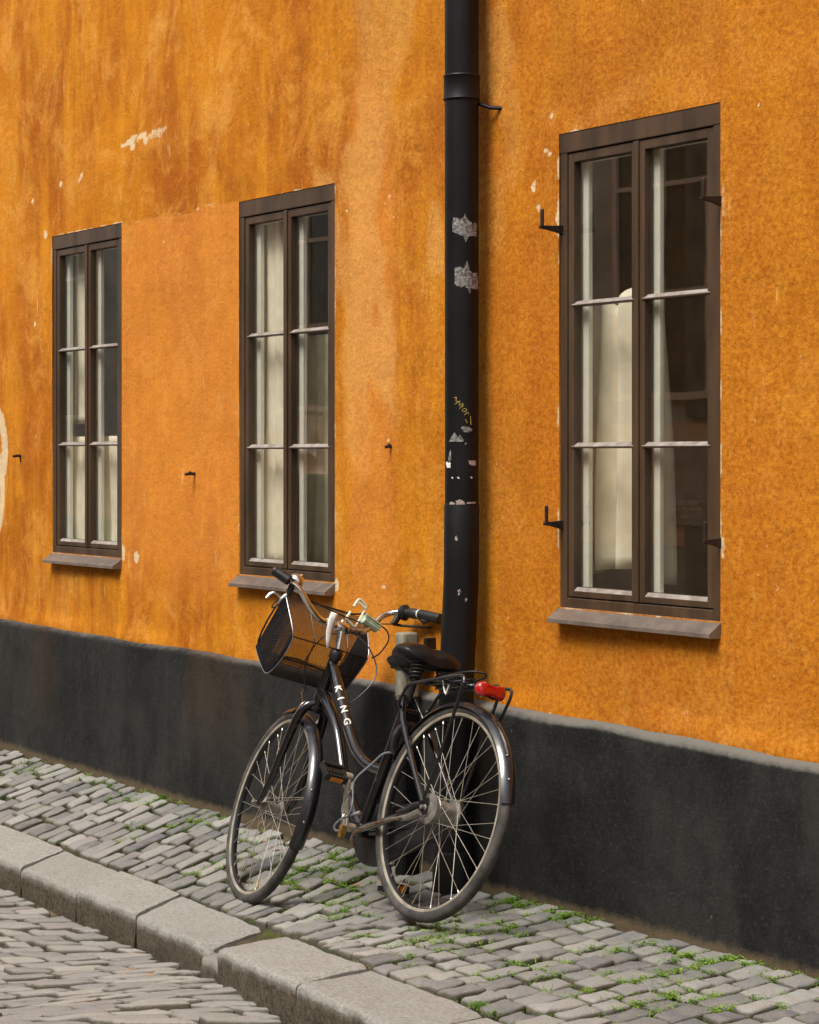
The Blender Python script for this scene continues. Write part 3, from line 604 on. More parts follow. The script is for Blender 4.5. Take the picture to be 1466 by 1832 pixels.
def setts(name, quads, zfun, mat, dome=.003, gap=.004):
    V, Fc, tint, side = [], [], [], []; K = 20
    for q in quads:
        q = np.array(q); c = q.mean(0); tl = rng.normal(0, .022, 2); h0 = rng.normal(0, .0035); tn = float(np.clip(rng.normal(.5, .34), 0, 1)); hg = rng.uniform(.6, 1.3)
        ex = 7.0+rng.random()*5; ang = np.linspace(0, 2*np.pi, K, endpoint=False); ca, sa = np.cos(ang), np.sin(ang)
        u = np.sign(ca)*np.abs(ca)**(2/ex); v = np.sign(sa)*np.abs(sa)**(2/ex); jit = 1-.05*rng.random(K)
        u = (u*jit+1)/2; v = (v*jit+1)/2
        P = (q[0]*((1-u)*(1-v))[:, None]+q[1]*(u*(1-v))[:, None]+q[2]*(u*v)[:, None]+q[3]*((1-u)*v)[:, None])
        zc = float(zfun(c[0], c[1])); OUT.append((P[::2], zc)) if name == 'footpath' else None
        base = len(V); nseed = rng.random(2)*50
        for ins, dz, sd in ((0, -.045, 1), (.0, -.012, 1), (.0015, -.005, .7), (.0045, -.0012, .2), (.012, dome*.4, 0), (.6, dome, 0)):
            d = c-P; L = np.linalg.norm(d, axis=1)[:, None]; Q = P+d*(ins if ins == .6 else np.minimum(ins/L, .5))
            z = zfun(Q[:, 0], Q[:, 1])+dz*(hg if dz > -.04 else 1)+h0+((Q-c)@tl if dz > -.04 else 0)+(fbm(Q[:, 0]*22+nseed[0], Q[:, 1]*22, 3)-.5)*(.009 if dz > -.01 else .003)+((fbm(Q[:, 0]*75, Q[:, 1]*75+nseed[1], 2)-.5)*.006 if dz > -.01 else 0)
            for a, b in zip(Q, z): V.append((a[0], a[1], b))
            tint += [tn]*K; side += [sd]*K
        V.append((c[0], c[1], float(zfun(c[0], c[1]))+dome*hg+h0)); tint.append(tn); side.append(0)
        for r_ in range(5):
            for k in range(K): Fc.append((base+r_*K+k, base+r_*K+(k+1) % K, base+(r_+1)*K+(k+1) % K, base+(r_+1)*K+k))
        for k in range(K): Fc.append((base+5*K+k, base+5*K+(k+1) % K, base+6*K))
    o = np_mesh(name, V, Fc, mat); f_attr(o, 'tint', tint); f_attr(o, 'side', side); tag(o, kind='structure'); return o
quads = []; SK = -.17; x = -12.6
while x < -2.6:
    wdt = float(np.clip(rng.normal(.089, .009), .07, .11)); y = yi(x)+rng.uniform(-.008, .012)+.004
    bow = rng.normal(0, .008)
    while y < -.075:
        ln = float(np.clip(rng.normal(.135, .03), .08, .21)); ye = min(y+ln, -.055+rng.normal(0, .008))
        if ye-y < .05: break
        j = lambda: rng.normal(0, .0045); gpx = rng.uniform(.0015, .0045); gpy = rng.uniform(.0015, .0045)
        xa = lambda yy: x+SK*(yy+.5)+bow*math.sin(4*yy)
        quads.append([(xa(y)+gpx+j(), y+gpy+j()), (xa(y)+wdt-gpx+j(), y+gpy+j()), (xa(ye)+wdt-gpx+j(), ye-gpy+j()), (xa(ye)+gpx+j(), ye-gpy+j())]); y = ye
    x += wdt
setts('footpath', quads, gz, M['path'])
quads = []; SK2 = .62; x = -14.0
while x < -1.6:
    wdt = float(np.clip(rng.normal(.108, .012), .08, .14)); y = -3.6+rng.random()*.2; bow = rng.normal(0, .01)
    while True:
        ln = float(np.clip(rng.normal(.155, .032), .09, .24)); ye = y+ln; xm = x+SK2*(y+1)
        lim = yo(xm)-.015
        if y > lim-.05: break
        ye = min(ye, lim)
        if ye-y < .04: break
        j = lambda: rng.normal(0, .006); gpx = rng.uniform(.002, .007); gpy = rng.uniform(.002, .007)
        xa = lambda yy: x+SK2*(yy+1)+bow*math.sin(3*yy)
        if -12.5 < xm < -2.8: quads.append([(xa(y)+gpx+j(), y+gpy+j()), (xa(y)+wdt-gpx+j(), y+gpy+j()), (xa(ye)+wdt-gpx+j(), ye-gpy+j()), (xa(ye)+gpx+j(), ye-gpy+j())])
        y = ye
    x += wdt
setts('road', quads, street_z, M['road'], .003)
# kerb: long granite stones laid end to end
kerb = empty('kerb', (0, 0, 0)); tag(kerb, kind='structure')
def kerb_stone(xa, xb, skew, drop=0.0, narrow=0, chip_end=0, seed=0):
    """xa < xb are the outer-edge ends"""
    n = max(10, int((xb-xa)/.02)); rings_ = []; S = []
    for i in range(n+1):
        t = i/n; xo = xa+(xb-xa)*t; e = min(i, n-i)*(xb-xa)/n; endr = max(0, .008-e)*(1.5 if seed > 14 else .8)
        y_o = yo(xo); y_i = yi(xo-.0)+.0; w = y_i-y_o; ring = []
        cd = chip_end*max(0, 1-(xb-xo)/.09)**1.5 if chip_end > 0 else 0
        prof = [(1, -.12), (1.0, -.008), (.985, 0)]+[(.985-.085*k, 0) for k in range(1, 10)]+[(.12, 0), (.075, -.0005), (.045, -.002), (.02, -.006), (.005, -.014), (0, -.026), (0, -.06), (0, -.10), (0, -.13), (0, -.19)]
        for k, (u, dz) in enumerate(prof):
            yy = y_o+w*u; xx = xo+skew*(yy-y_o)
            nz_ = (float(fbm(xx*7+seed, yy*7, 3))-.5)*.012+(float(fbm(xx*30+seed, yy*30+dz*20, 2))-.5)*.004
            z = float(gz(xx, yy))+.006-drop+dz-(endr*.8 if dz > -.05 else 0)+(nz_ if dz > -.1 else 0)-(cd*(1-u)**3*.03 if dz > -.1 else 0)
            yy2 = yy+((float(fbm(xx*16, dz*22+seed, 3))-.5)*.022+cd*.03 if u < .15 else 0)+(endr*.5 if u < .1 else 0)
            ring.append((xx, yy2, z)); S.append(min(1, max(0, (-dz-.008)/.03)) if u < .2 else (1 if dz < -.1 else 0))
        rings_.append(ring)
    mb = MB(); mb.rings(rings_, False); m_ = len(rings_[0]); mb.f += [tuple(range(m_))[::-1], tuple(range(n*m_, (n+1)*m_))]
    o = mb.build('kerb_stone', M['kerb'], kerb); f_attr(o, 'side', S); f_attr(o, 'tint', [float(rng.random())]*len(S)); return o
jx = [float(gp(*p)[0]) for p in ((-170, 1462), (35, 1551.5), (135.5, 1593), (242, 1638), (352, 1689), (384, 1701), (534.5, 1759))]
jx = [jx[0]-1.4]+jx+[jx[-1]+.62, jx[-1]+1.3, jx[-1]+2.2]
for i in range(len(jx)-1):
    nar = 5 <= i <= 5
    kerb_stone(jx[i]+.002, jx[i+1]-.002, SK, drop=.045 if i == 5 else (.006*(i % 3)), chip_end=1.6 if i == 4 else 0, seed=i*3.7)

# ------------------------------------------------------------------ weeds in the joints
cl = [(90, 1372, .16, 60), (20, 1375, .14, 50), (160, 1385, .14, 40), (275, 1423, .16, 70), (320, 1428, .14, 50), (225, 1425, .1, 30), (385, 1465, .14, 60), (330, 1475, .1, 40), (200, 1400, .12, 40), (245, 1475, .1, 30), (235, 1500, .07, 20), (370, 1555, .1, 35), (420, 1540, .1, 35), (450, 1500, .12, 40),
      (480, 1550, .12, 40), (500, 1580, .1, 40), (460, 1590, .08, 30), (590, 1535, .15, 90), (610, 1550, .14, 90), (560, 1550, .14, 80), (580, 1570, .14, 70), (545, 1560, .12, 60), (630, 1580, .12, 70), (540, 1585, .1, 50), (600, 1600, .1, 40), (640, 1615, .14, 60), (590, 1640, .12, 30),
      (780, 1660, .12, 60), (755, 1690, .12, 40), (790, 1680, .12, 50), (870, 1670, .14, 80), (850, 1640, .12, 50), (885, 1660, .1, 60), (690, 1640, .08, 30), (650, 1675, .07, 20), (720, 1720, .08, 20), (945, 1613, .12, 110), (990, 1632, .14, 110), (1035, 1645, .1, 80), (925, 1740, .14, 60), (960, 1730, .12, 50), (1150, 1697, .1, 60), (1240, 1712, .12, 90), (1225, 1735, .1, 50),
      (1180, 1750, .12, 60), (1330, 1727, .1, 50), (1345, 1735, .08, 30), (1290, 1725, .08, 40), (1160, 1800, .14, 60), (1215, 1790, .14, 60), (1260, 1800, .12, 50), (865, 1806, .07, 40), (1100, 1750, .12, 40), (1400, 1790, .12, 30), (1000, 1780, .1, 25), (1300, 1790, .1, 30), (830, 1700, .1, 30), (900, 1620, .08, 40), (1060, 1700, .1, 25), (1430, 1752, .1, 40)]
jp = np.concatenate([np.c_[p, np.full(len(p), z)] for p, z in OUT]); lv = MB()
def leaf(p, s_, el, az, roll, bend=.3):
    d = np.array([math.cos(az)*math.cos(el), math.sin(az)*math.cos(el), math.sin(el)]); sd = np.array([-math.sin(az), math.cos(az), roll]); w = s_*.32
    up_v = np.array([0, 0, -bend*s_])
    lv.add([p, p+d*s_*.5+sd*w, p+d*s_+up_v, p+d*s_*.5-sd*w], [(0, 1, 2, 3)])
for px, py, rad, n in cl:
    c = gp(px, py); dd = np.hypot(jp[:, 0]-c[0], jp[:, 1]-c[1]); near = jp[dd < rad*.9]
    if len(near) == 0: continue
    for tuft in range(max(5, n//3)):
        q = near[rng.integers(len(near))]; tr = rng.uniform(.006, .020)
        for _ in range(int(rng.integers(16, 36))):
            p = np.array([q[0]+rng.normal(0, tr), q[1]+rng.normal(0, tr), 0]); p[2] = float(gz(p[0], p[1]))+rng.uniform(-.004, .010)
            leaf(p, rng.uniform(.004, .0095), rng.uniform(-.1, .55), rng.uniform(0, 6.28), rng.normal(0, .3))
    for _ in range(n//8):
        q = near[rng.integers(len(near))]; p = np.array([q[0], q[1], float(gz(q[0], q[1]))-.005]); az = rng.uniform(0, 6.28)
        for b in range(4):
            h = rng.uniform(.010, .028); a2 = az+rng.normal(0, .6); tip = p+np.array([math.cos(a2)*h*.5, math.sin(a2)*h*.5, h]); s2 = np.array([-math.sin(a2), math.cos(a2), 0])*.0012
            lv.add([p-s2, p+s2, tip], [(0, 1, 2)])
for _ in range(5200):                                         # thin scatter everywhere
    q = jp[rng.integers(len(jp))]; tr = .012
    for _k in range(3):
        p = np.array([q[0]+rng.normal(0, tr), q[1]+rng.normal(0, tr), 0]); p[2] = float(gz(p[0], p[1]))-.003
        leaf(p, rng.uniform(.003, .0075), rng.uniform(0, .6), rng.uniform(0, 6.28), 0)
wd = lv.build('weeds', M['leaf'], None, smooth=False); tag(wd, 'small green weeds and moss growing in the joints of the footpath setts', 'weeds', kind='stuff')
lf = MB()
for px, py in ((460, 1485), (475, 1510), (492, 1524), (468, 1478), (260, 1553), (515, 1525), (640, 1590), (268, 1692), (233, 1684), (170, 1735)):
    c = gp(px, py); s_ = rng.uniform(.015, .03); a = rng.uniform(0, 6.28); d = np.array([math.cos(a), math.sin(a), 0])*s_; e_ = np.array([-math.sin(a), math.cos(a), 0])*s_*.3; c = c+np.array([0, 0, .012 if py < 1660 else -.10])
    lf.add([c-d, c-d*.2+e_+(0, 0, .004), c+d+(0, 0, .008), c-d*.2-e_+(0, 0, .003)], [(0, 1, 2, 3)])
dl = lf.build('fallen_leaves', M['dry'], None, smooth=False); tag(dl, 'dry orange brown leaf scraps lying on the setts', 'leaves', kind='stuff')

# ------------------------------------------------------------------ the bicycle (x forward, y to its left, z up; origin where the rear tyre stands)
bike = empty('bicycle'); tag(bike, 'black step through city bicycle with wire basket leaning against the drainpipe wall', 'bicycle')
BR = Matrix(((-0.99387, -0.01521, -0.10946), (-0.01719, -0.95715, 0.2891), (-0.10917, 0.28921, 0.95102)))
bike.matrix_world = Matrix.Translation((-5.8958, -.58176, -.0141)) @ BR.to_4x4() @ Matrix.Rotation(R(.1), 4, 'Y')
WB, RT, TR = 1.084, .335, .019
def torus(mb, c, Rm, R0, prof, n=96, tread=None):
    """sweep profile (radial, lateral) round the axle"""
    rg = []
    for i in range(n):
        a = 2*math.pi*i/n; rg.append([Vector(c)+Rm@Vector((math.cos(a)*(R0+dr), dy, math.sin(a)*(R0+dr))) for dr, dy in prof])
    rg.append(rg[0]); mb.rings(rg, True); return mb
HAx = Vector((-math.cos(R(70)), 0, math.sin(R(70))))
STEER = R(-9)
S = Matrix.Rotation(STEER, 3, HAx)
hubF0 = Vector((WB, 0, RT+TR)); APt = hubF0-Vector((math.sin(R(70)), 0, math.cos(R(70))))*.055
def steer(p): return APt+S@(Vector(p)-APt)
def make_wheel(c, Rm, name, hub_prof, brake):
    tp = [(TR*math.cos(a)*1.0, TR*.98*math.sin(a)) for a in np.linspace(-2.55, 2.55, 19)]+[(-.014, .008), (-.014, -.008)]
    w = MB(); rim_p = [(-.012, .0125), (-.0125, .0145), (-.019, .0145), (-.0225, .0125), (-.024, .006), (-.024, -.006), (-.0225, -.0125), (-.019, -.0145), (-.0125, -.0145), (-.012, -.0125)]
    torus(w, c, Rm, RT, rim_p, 112); wh = w.build(name, M['rim'], bike)
    rb = MB(); torus(rb, c, Rm, RT, [(-.0235, .0118), (-.0262, .0075), (-.0268, 0), (-.0262, -.0075), (-.0235, -.0118), (-.022, 0)], 112); rb.build('rim_bed', M['rimin'], wh)
    t = MB(); n = 180; rg = []
    for i in range(n):
        a = 2*math.pi*i/n; ring = []
        for k, (dr, dy) in enumerate(tp):
            bump = .0022*(1 if (i+(2 if dy > 0 else 0)*0+int(abs(dy)*180)) % 3 else -.4) if dr > .006 and k < 19 else 0
            ring.append(Vector(c)+Rm@Vector((math.cos(a)*(RT+dr+bump*.6), dy*(1+bump*6), math.sin(a)*(RT+dr+bump*.6))))
        rg.append(ring)
    rg.append(rg[0]); t.rings(rg, True); t.build('tyre', M['tyre'], wh)
    h = MB(); h.lathe(hub_prof, c, Rm@Vector((0, 1, 0)), 28); h.build('hub', M['alu'], wh)
    sp = MB(); fr = .040 if brake else .026; fy = .036 if brake else .032
    for i in range(36):
        sd = 1 if i % 2 else -1; a = 2*math.pi*(i+.5)/36; b = a+(R(62) if (i//2) % 2 else R(-62)); yb = sd*fy
        p0 = Vector((fr*math.cos(b), yb, fr*math.sin(b))); p1 = Vector(((RT-.024)*math.cos(a), sd*.003, (RT-.024)*math.sin(a))); pm = p1+(p0-p1)*.045
        sp.tube([Vector(c)+Rm@p0, Vector(c)+Rm@pm], .00095, 5); sp.tube([Vector(c)+Rm@pm, Vector(c)+Rm@p1], .0018, 6)
    sp.build('spokes', M['spoke'], wh)
    vv = MB(); a = R(-62 if brake else -100); p = Vector(((RT-.03)*math.cos(a), 0, (RT-.03)*math.sin(a))); q = p*(1-.035/RT)
    vv.lathe([(0, .004), (.014, .004), (.016, .0028), (.034, .0028), (.036, .001)], Vector(c)+Rm@p, (Rm@(q-p)), 8); vv.build('valve', M['brass'], wh)
    return wh
hubR = Vector((0, 0, RT+TR)); hubF = steer(hubF0)
make_wheel(hubR, Matrix.Identity(3), 'rear_wheel', [(-.062, .006), (-.058, .010), (-.050, .012), (-.048, .030), (-.046, .046), (-.040, .047), (-.036, .034), (.030, .034), (.034, .047), (.040, .048), (.044, .044), (.047, .050), (.056, .050), (.058, .040), (.061, .016), (.070, .012), (.072, .007), (.084, .007)], True)
make_wheel(hubF, S, 'front_wheel', [(-.078, .006), (-.062, .006), (-.060, .011), (-.050, .011), (-.045, .014), (-.036, .030), (-.032, .030), (-.028, .015), (.028, .015), (.032, .030), (.036, .030), (.045, .014), (.050, .011), (.060, .011), (.062, .008), (.078, .008), (.080, .005)], False)

# frame
HT0, HT1 = Vector((.898, 0, .725)), Vector((.838, 0, .893)); BB = Vector((.447, 0, .283)); ST_ = Vector((.312, 0, .742))
fm = MB(); fm.tube([HT0+(HT0-HT1)*.06, HT0, HT1], [.020, .020, .0185], 20)
KP = [(.846, 0, .872), (.80, 0, .815), (.741, 0, .742), (.690, 0, .683), (.648, 0, .630), (.605, 0, .583), (.565, 0, .549), (.51, 0, .517), (.45, 0, .498), (.385, 0, .488)]
KPc = crv(KP, 6); fm.tube(KPc, [.0205]*14+list(np.linspace(.0205, .0165, len(KPc)-14)), 18)
DP = [(.885, 0, .775), (.835, 0, .735), (.774, 0, .682), (.730, 0, .632), (.694, 0, .578), (.660, 0, .52), (.630, 0, .470), (.585, 0, .415), (.53, 0, .36), (.452, 0, .288)]
fm.tube(crv(DP, 6), .0205, 18); fm.tube([BB, ST_], [.0185, .0175], 18)
fm.lathe([(-.038, .023), (.038, .023)], BB, (0, 1, 0), 20)
for sd in (1, -1):
    fm.tube(crv([(.43, .022*sd, .283), (.32, .042*sd, .295), (.15, .060*sd, .325), (.0, .068*sd, .352)], 6), [.0135]*7+[.0115]*12, 12)
    fm.tube(crv([(.306, .022*sd, .735), (.285, .034*sd, .70), (.235, .050*sd, .63), (.12, .060*sd, .49), (.02, .066*sd, .372)], 6), .0092, 12)
fm.box(-.016, .03, .0665, .0705, .335, .385); fm.box(-.016, .03, -.0705, -.0665, .335, .385)
frame = fm.build('frame', M['black'], bike)
hs2 = MB(); hs = MB(); hs.lathe([(0, .0185), (.002, .023), (.012, .0235), (.03, .022), (.034, .019)], HT1-(HT1-HT0).normalized()*.004, (HT1-HT0), 20); hs2.lathe([(0, .0205), (.003, .024), (.014, .024), (.016, .020)], HT0-(HT1-HT0).normalized()*.02, (HT1-HT0), 20); hs.build('headset_cup', M['plastic'], frame); hs2.build('headset_cup', M['plastic'], frame)
# lettering that runs down the upper tube
def letter(ch, i0):
    cu = bpy.data.curves.new('letter', 'FONT'); cu.body = ch; cu.size = .036; cu.offset = .0011; cu.align_x = 'CENTER'; cu.align_y = 'CENTER'; cu.resolution_u = 4
    to = bpy.data.objects.new('letter', cu); scene.collection.objects.link(to); bpy.context.view_layer.update()
    me = bpy.data.meshes.new_from_object(to.evaluated_get(bpy.context.evaluated_depsgraph_get())); bpy.data.objects.remove(to)
    bm = bmesh.new(); bm.from_mesh(me); bmesh.ops.subdivide_edges(bm, edges=[e for e in bm.edges if e.calc_length() > .004], cuts=2); bmesh.ops.triangulate(bm, faces=bm.faces)
    P = Vector(KPc[i0]); d = (Vector(KPc[i0+1])-Vector(KPc[i0-1])).normalized(); m = Vector((0, 1, 0)).cross(d)
    if m.z < 0: m = -m
    r_ = .0205+.0009; th0 = R(48)
    xs_ = [v.co.x for v in bm.verts]; ys_ = [v.co.y for v in bm.verts]; cx, cy = (max(xs_)+min(xs_))/2, (max(ys_)+min(ys_))/2
    for v in bm.verts:
        a = th0+(v.co.y-cy)*1.0/r_; v.co = P+d*(v.co.x-cx)*1.15+(Vector((0, 1, 0))*math.cos(a)+m*math.sin(a))*r_
    bm.to_mesh(me); bm.free(); me.materials.clear(); me.materials.append(M['letter'])
    o = link(bpy.data.objects.new('lettering', me), frame); smd = o.modifiers.new('paint', 'SOLIDIFY'); smd.thickness = .0006; smd.offset = 0
    if len(me.polygons) and (me.polygons[0].normal @ Vector((0, 1, .5))) < 0: pass
for ch, z in (('K', .772), ('I', .735), ('N', .697), ('G', .650)):
    letter(ch, int(np.argmin([abs(p[2]-z) for p in KPc])))
# fork
fk = MB(); cr = Vector((.899, 0, .716))
for sd in (1, -1):
    fk.tube([steer(p) for p in crv([(.897, .012*sd, .728), (.905, .034*sd, .712), (.925, .050*sd, .665), (.97, .056*sd, .545), (1.015, .059*sd, .43), (1.045, .060*sd, .378), (1.068, .060*sd, .352)], 6)], [.0165]*12+list(np.linspace(.0165, .0095, 25)), 14)
    a = steer((1.07, .058*sd, .353)); fk.lathe([(0, .011), (.005, .011)], a, S@Vector((0, sd, 0)), 12)
fk.tube([steer((.895, 0, .74)), steer((.91, 0, .70))], .021, 16)
fork = fk.build('fork', M['black'], bike)
# mudguards
def mudguard(c, Rm, a0, a1, name, wid=.027, off=.0225):
    ins, outs = [], []; n = 60; mb = MB(); rg = []
    for i in range(n+1):
        a = R(a0+(a1-a0)*i/n); tp = 1.0
        prof = [(off+.0035*0-.012*(abs(t)**2.2)*1.6, wid*t*tp) for t in np.linspace(-1, 1, 13)]
        pr2 = [(d-.0016, y*.97) for d, y in prof[::-1]]
        rg.append([Vector(c)+Rm@Vector((math.cos(a)*(RT+d), y, math.sin(a)*(RT+d))) for d, y in prof+pr2])
    mb.rings(rg, True, True); o = mb.build(name, M['fender'], bike)
    return o
rmg = mudguard(hubR, Matrix.Identity(3), 28, 175, 'rear_mudguard', .029, .027)
fmg = mudguard(hubF, S, 108, 206, 'front_mudguard', .028, .027)
fms = mudguard(hubF, S, 80, 95, 'front_mudguard_tip', .024, .034)
for mg, c, Rm, angs in ((rmg, hubR, Matrix.Identity(3), (150, 163)), (fmg, hubF, S, (172, 190))):
    for a in angs:
        b = MB(); p = Vector(c)+Rm@Vector((math.cos(R(a))*(RT+.0275), 0, math.sin(R(a))*(RT+.0275))); d = Rm@Vector((math.cos(R(a)), 0, math.sin(R(a))))
        b.lathe([(-.002, .0045), (.002, .0045), (.004, .002)], p+Rm@Vector((0, .012, 0)), d, 8); b.build('bolt', M['chrome'], mg)
stf = MB()
for sd in (1, -1):
    stf.tube([steer((WB+.0, .066*sd, RT+TR)), steer((WB-.11, .045*sd, RT+TR+.004)), steer((WB-.345, .026*sd, RT+TR+.015))], .0022, 6)
stf.build('mudguard_stay', M['rust'], fmg)
# front caliper brake in front of the crown
cb = MB(); q = [(.935, .010, .735), (.945, .034, .722), (.952, .043, .690), (.955, .036, .655)]
for sd in (1, -1): cb.tube([steer((a, b*sd, c)) for a, b, c in crv(q, 5)], .0058, 8)
cb.tube([steer((.90, 0, .728)), steer((.955, 0, .728))], .006, 8); cb.tube([steer((.945, .034, .722)), steer((.94, .052, .762))], .004, 6); cb.lathe([(0, .006), (.012, .006)], steer((.938, .048, .760)), (0, .3, 1), 8)
cbo = cb.build('front_brake', M['rust'], bike)
pads = MB()
for sd in (1, -1): pads.tube([steer((.925, .026*sd, .648)), steer((.985, .026*sd, .645))], .008, 6)
pads.build('brake_pad', M['plastic'], cbo)
# chain case, cranks, pedals
cc = MB(); pr = [(BB.x+.118*math.cos(a), BB.z-.005+.105*math.sin(a)) for a in np.linspace(-math.pi*.62, math.pi*.62, 22)]+[(.03+.055*math.cos(a), .352+.06*math.sin(a)) for a in np.linspace(math.pi*.6, math.pi*1.4, 12)]
cc.prism(pr, -.078, -.045, 'y'); cc.build('chain_case', M['plastic'], bike, bevel=.006)
cr_ = MB(); cr_.tube([(.447, .066, .283), (.447, .074, .30), (.449, .086, .40), (.450, .092, .447)], [.0155, .0135, .0105, .0115], 10, flat=.75); cr_.lathe([(-.03, .015), (.012, .015), (.014, .011)], (.447, .062, .283), (0, 1, 0), 18); cr_.lathe([(-.012, .013), (.010, .013)], (.450, .092, .447), (0, 1, 0), 14)
crank = cr_.build('crank', M['crank'], bike)
cr2 = MB(); cr2.tube([(.447, -.09, .283), (.445, -.10, .20), (.443, -.108, .118)], [.0145, .011, .012], 10, flat=.8); crank2 = cr2.build('crank', M['crank'], bike)
def pedal(c, sd, par, tilt):
    mb = MB(); L, Wd = .088, .066; Rp = Matrix.Rotation(tilt, 3, 'Y')
    def b(x0, x1, y0, y1, z0, z1):
        k = len(mb.v); mb.box(x0, x1, y0, y1, z0, z1)
        for i in range(k, len(mb.v)): mb.v[i] = tuple(Vector(c)+Rp@Vector(mb.v[i]))
    y0, y1 = (.012, .012+L) if sd > 0 else (-.012-L, -.012)
    for xx in (-Wd/2, Wd/2-.014): b(xx, xx+.014, y0, y1, -.013, .013)
    for yy in (y0, y1-.012): b(-Wd/2+.014, Wd/2-.014, yy, yy+.012, -.011, .011)
    b(-.011, .011, y0+.012, y1-.012, -.011, .011)
    for k in range(7):
        for xx in (-Wd/2, Wd/2-.014): b(xx+.001, xx+.013, y0+.004+k*.0125, y0+.010+k*.0125, .0135, .0165)
    p = mb.build('pedal', M['plastic'], par, bevel=.0025)
    am = MB(); mbk = mb; mb = am
    def b2(x0, x1, y0_, y1_, z0, z1):
        am.box(x0, x1, y0_, y1_, z0, z1); am.v = am.v[:-8]+[tuple(Vector(c)+Rp@Vector(v)) for v in am.v[-8:]]
    b2(-Wd/2-.003, -Wd/2-.0005, y0+.02, y1-.02, -.008, .008); am.build('pedal_reflector', M['amber'], par)
pedal((.450, .094, .447), 1, crank, R(-48)); pedal((.443, -.108, .118), -1, crank2, R(5))
# stand folded back along the chain stay, drum brake arm
ks = MB(); ks.tube(crv([(.415, .045, .222), (.408, .058, .245), (.37, .070, .268), (.28, .082, .286), (.16, .089, .308), (.085, .088, .314)], 6), .0065, 10); ks.build('kick_stand', M['rust'], bike)
ba = MB(); ba.tube([(.10, .087, .312), (.05, .088, .318), (.0, .084, .335)], [.010, .012, .014], 8, flat=.45); ba.lathe([(0, .028), (.006, .026)], (0, .058, .354), (0, 1, 0), 20); ba.build('drum_brake_arm', M['alu'], bike)
cl_ = MB()
cl_.tube(crv([(.15, .064, .335), (.09, .070, .345), (.045, .078, .358), (.01, .078, .362)], 5), .0105, 10); cl_.build('gear_cable_guide', M['plastic'], bike)
# seat post, saddle, springs
spo = MB(); spo.tube([ST_, Vector((.296, 0, .800)), Vector((.291, 0, .815))], .0128, 14); spo.lathe([(0, .0185), (.004, .020), (.02, .020), (.022, .017)], ST_+Vector((.006, 0, -.02)), (-.28, 0, .96), 16); sp_ = spo.build('seat_post', M['plastic'], bike)
bl = MB(); bl.tube([(.313, 0, .728), (.313, .042, .727)], .006, 8); bl.lathe([(0, .010), (.01, .010)], (.313, .034, .727), (0, 1, 0), 10); bl.build('seat_bolt', M['chrome'], sp_)
sd_ = MB(); rg = []
def sad(u):   # half width, top height, side drop at distance u from the rear
    w = np.interp(u, [0, .03, .08, .14, .20, .26, .285], [.080, .116, .124, .098, .056, .036, .018]); top = np.interp(u, [0, .03, .09, .15, .22, .285], [.878, .908, .917, .902, .893, .880]); dr = np.interp(u, [0, .04, .1, .2, .285], [.036, .074, .072, .046, .020]); return float(w), float(top), float(dr)
for u in np.linspace(0, .285, 24):
    w, t, dr = sad(u); x = .178+u; ring = []
    for a in np.linspace(0, 2*math.pi, 32, endpoint=False):
        ca, sa = math.cos(a), math.sin(a); y = w*math.copysign(abs(ca)**.75, ca); yy = abs(y)/w
        z = t-.016*max(0, 1-yy/.34)*(1 if u < .2 else .4)-(.022*yy**3)-.0 if sa >= 0 else t-dr-.010*(1-yy)
        if sa >= 0: z = (t-dr*.5)+(z-(t-dr*.5))*abs(sa)**.55
        else: z = (t-dr*.5)+(z-(t-dr*.5))*abs(sa)**.6
        ring.append((x, y, z))
    rg.append(ring)
sd_.rings(rg, True, True); saddle = sd_.build('saddle', M['vinyl'], bike); sb = saddle.modifiers.new('soft', 'SUBSURF'); sb.levels = 1; sb.render_levels = 1
spg = MB()
for sd in (1, -1):
    spg.tube([(.215+.021*math.cos(t), .052*sd+.021*math.sin(t), .788+.062*t/(2*math.pi*5)) for t in np.linspace(0, 2*math.pi*5, 90)], .0036, 7)
    spg.tube([(.215, .052*sd, .782), (.29, .03*sd, .80), (.40, .014*sd, .853)], .0048, 8)
spg.build('saddle_spring', M['plastic'], saddle)
bt_ = MB(); bt_.lathe([(.0, .017), (.006, .024), (.012, .020), (.020, .026), (.026, .022), (.036, .028), (.042, .024), (.054, .030), (.060, .026), (.07, .03)], (.296, .005, .793), (-.15, 0, 1), 20); bt_.build('suspension_boot', M['plastic'], saddle)
# rear carrier
ca = MB()
for sd in (1, -1):
    ca.tube(crv([(.285, .012*sd, .690), (.282, .045*sd, .694), (.270, .062*sd, .708), (.238, .066*sd, .752), (.222, .068*sd, .762), (.195, .069*sd, .767), (.05, .071*sd, .777), (-.06, .072*sd, .783), (-.088, .072*sd, .780), (-.100, .072*sd, .762), (-.094, .072*sd, .735), (-.04, .070*sd, .545), (.012, .069*sd, .385)], 7), .0058, 10)
ca.tube([(.285, -.012, .690), (.285, .012, .690)], .0058, 8)
ca.tube(crv([(-.085, .068, .752), (-.125, .055, .752), (-.150, .0, .752), (-.125, -.055, .752), (-.085, -.068, .752)], 6), .005, 8)
for xx in (-.055, .05, .15): ca.tube([(xx, -.071, .779), (xx, .071, .779)], .0042, 8)
for yy in (-.025, .025): ca.tube([(.2, yy, .770), (-.09, yy, .781)], .0042, 8)
carrier = ca.build('rear_carrier', M['black'], bike)
cp = MB(); cp.tube(crv([(.16, .040, .782), (.0, .045, .797), (-.07, .03, .806), (-.09, 0, .808), (-.07, -.03, .806), (0, -.045, .797), (.16, -.040, .782)], 6), .0035, 8); cp.tube([(.155+.008*math.cos(t), -.03+.06*t/(2*math.pi*8), .785+.008*math.sin(t)) for t in np.linspace(0, 2*math.pi*8, 90)], .002, 5); cp.build('carrier_clamp', M['wire'], carrier)
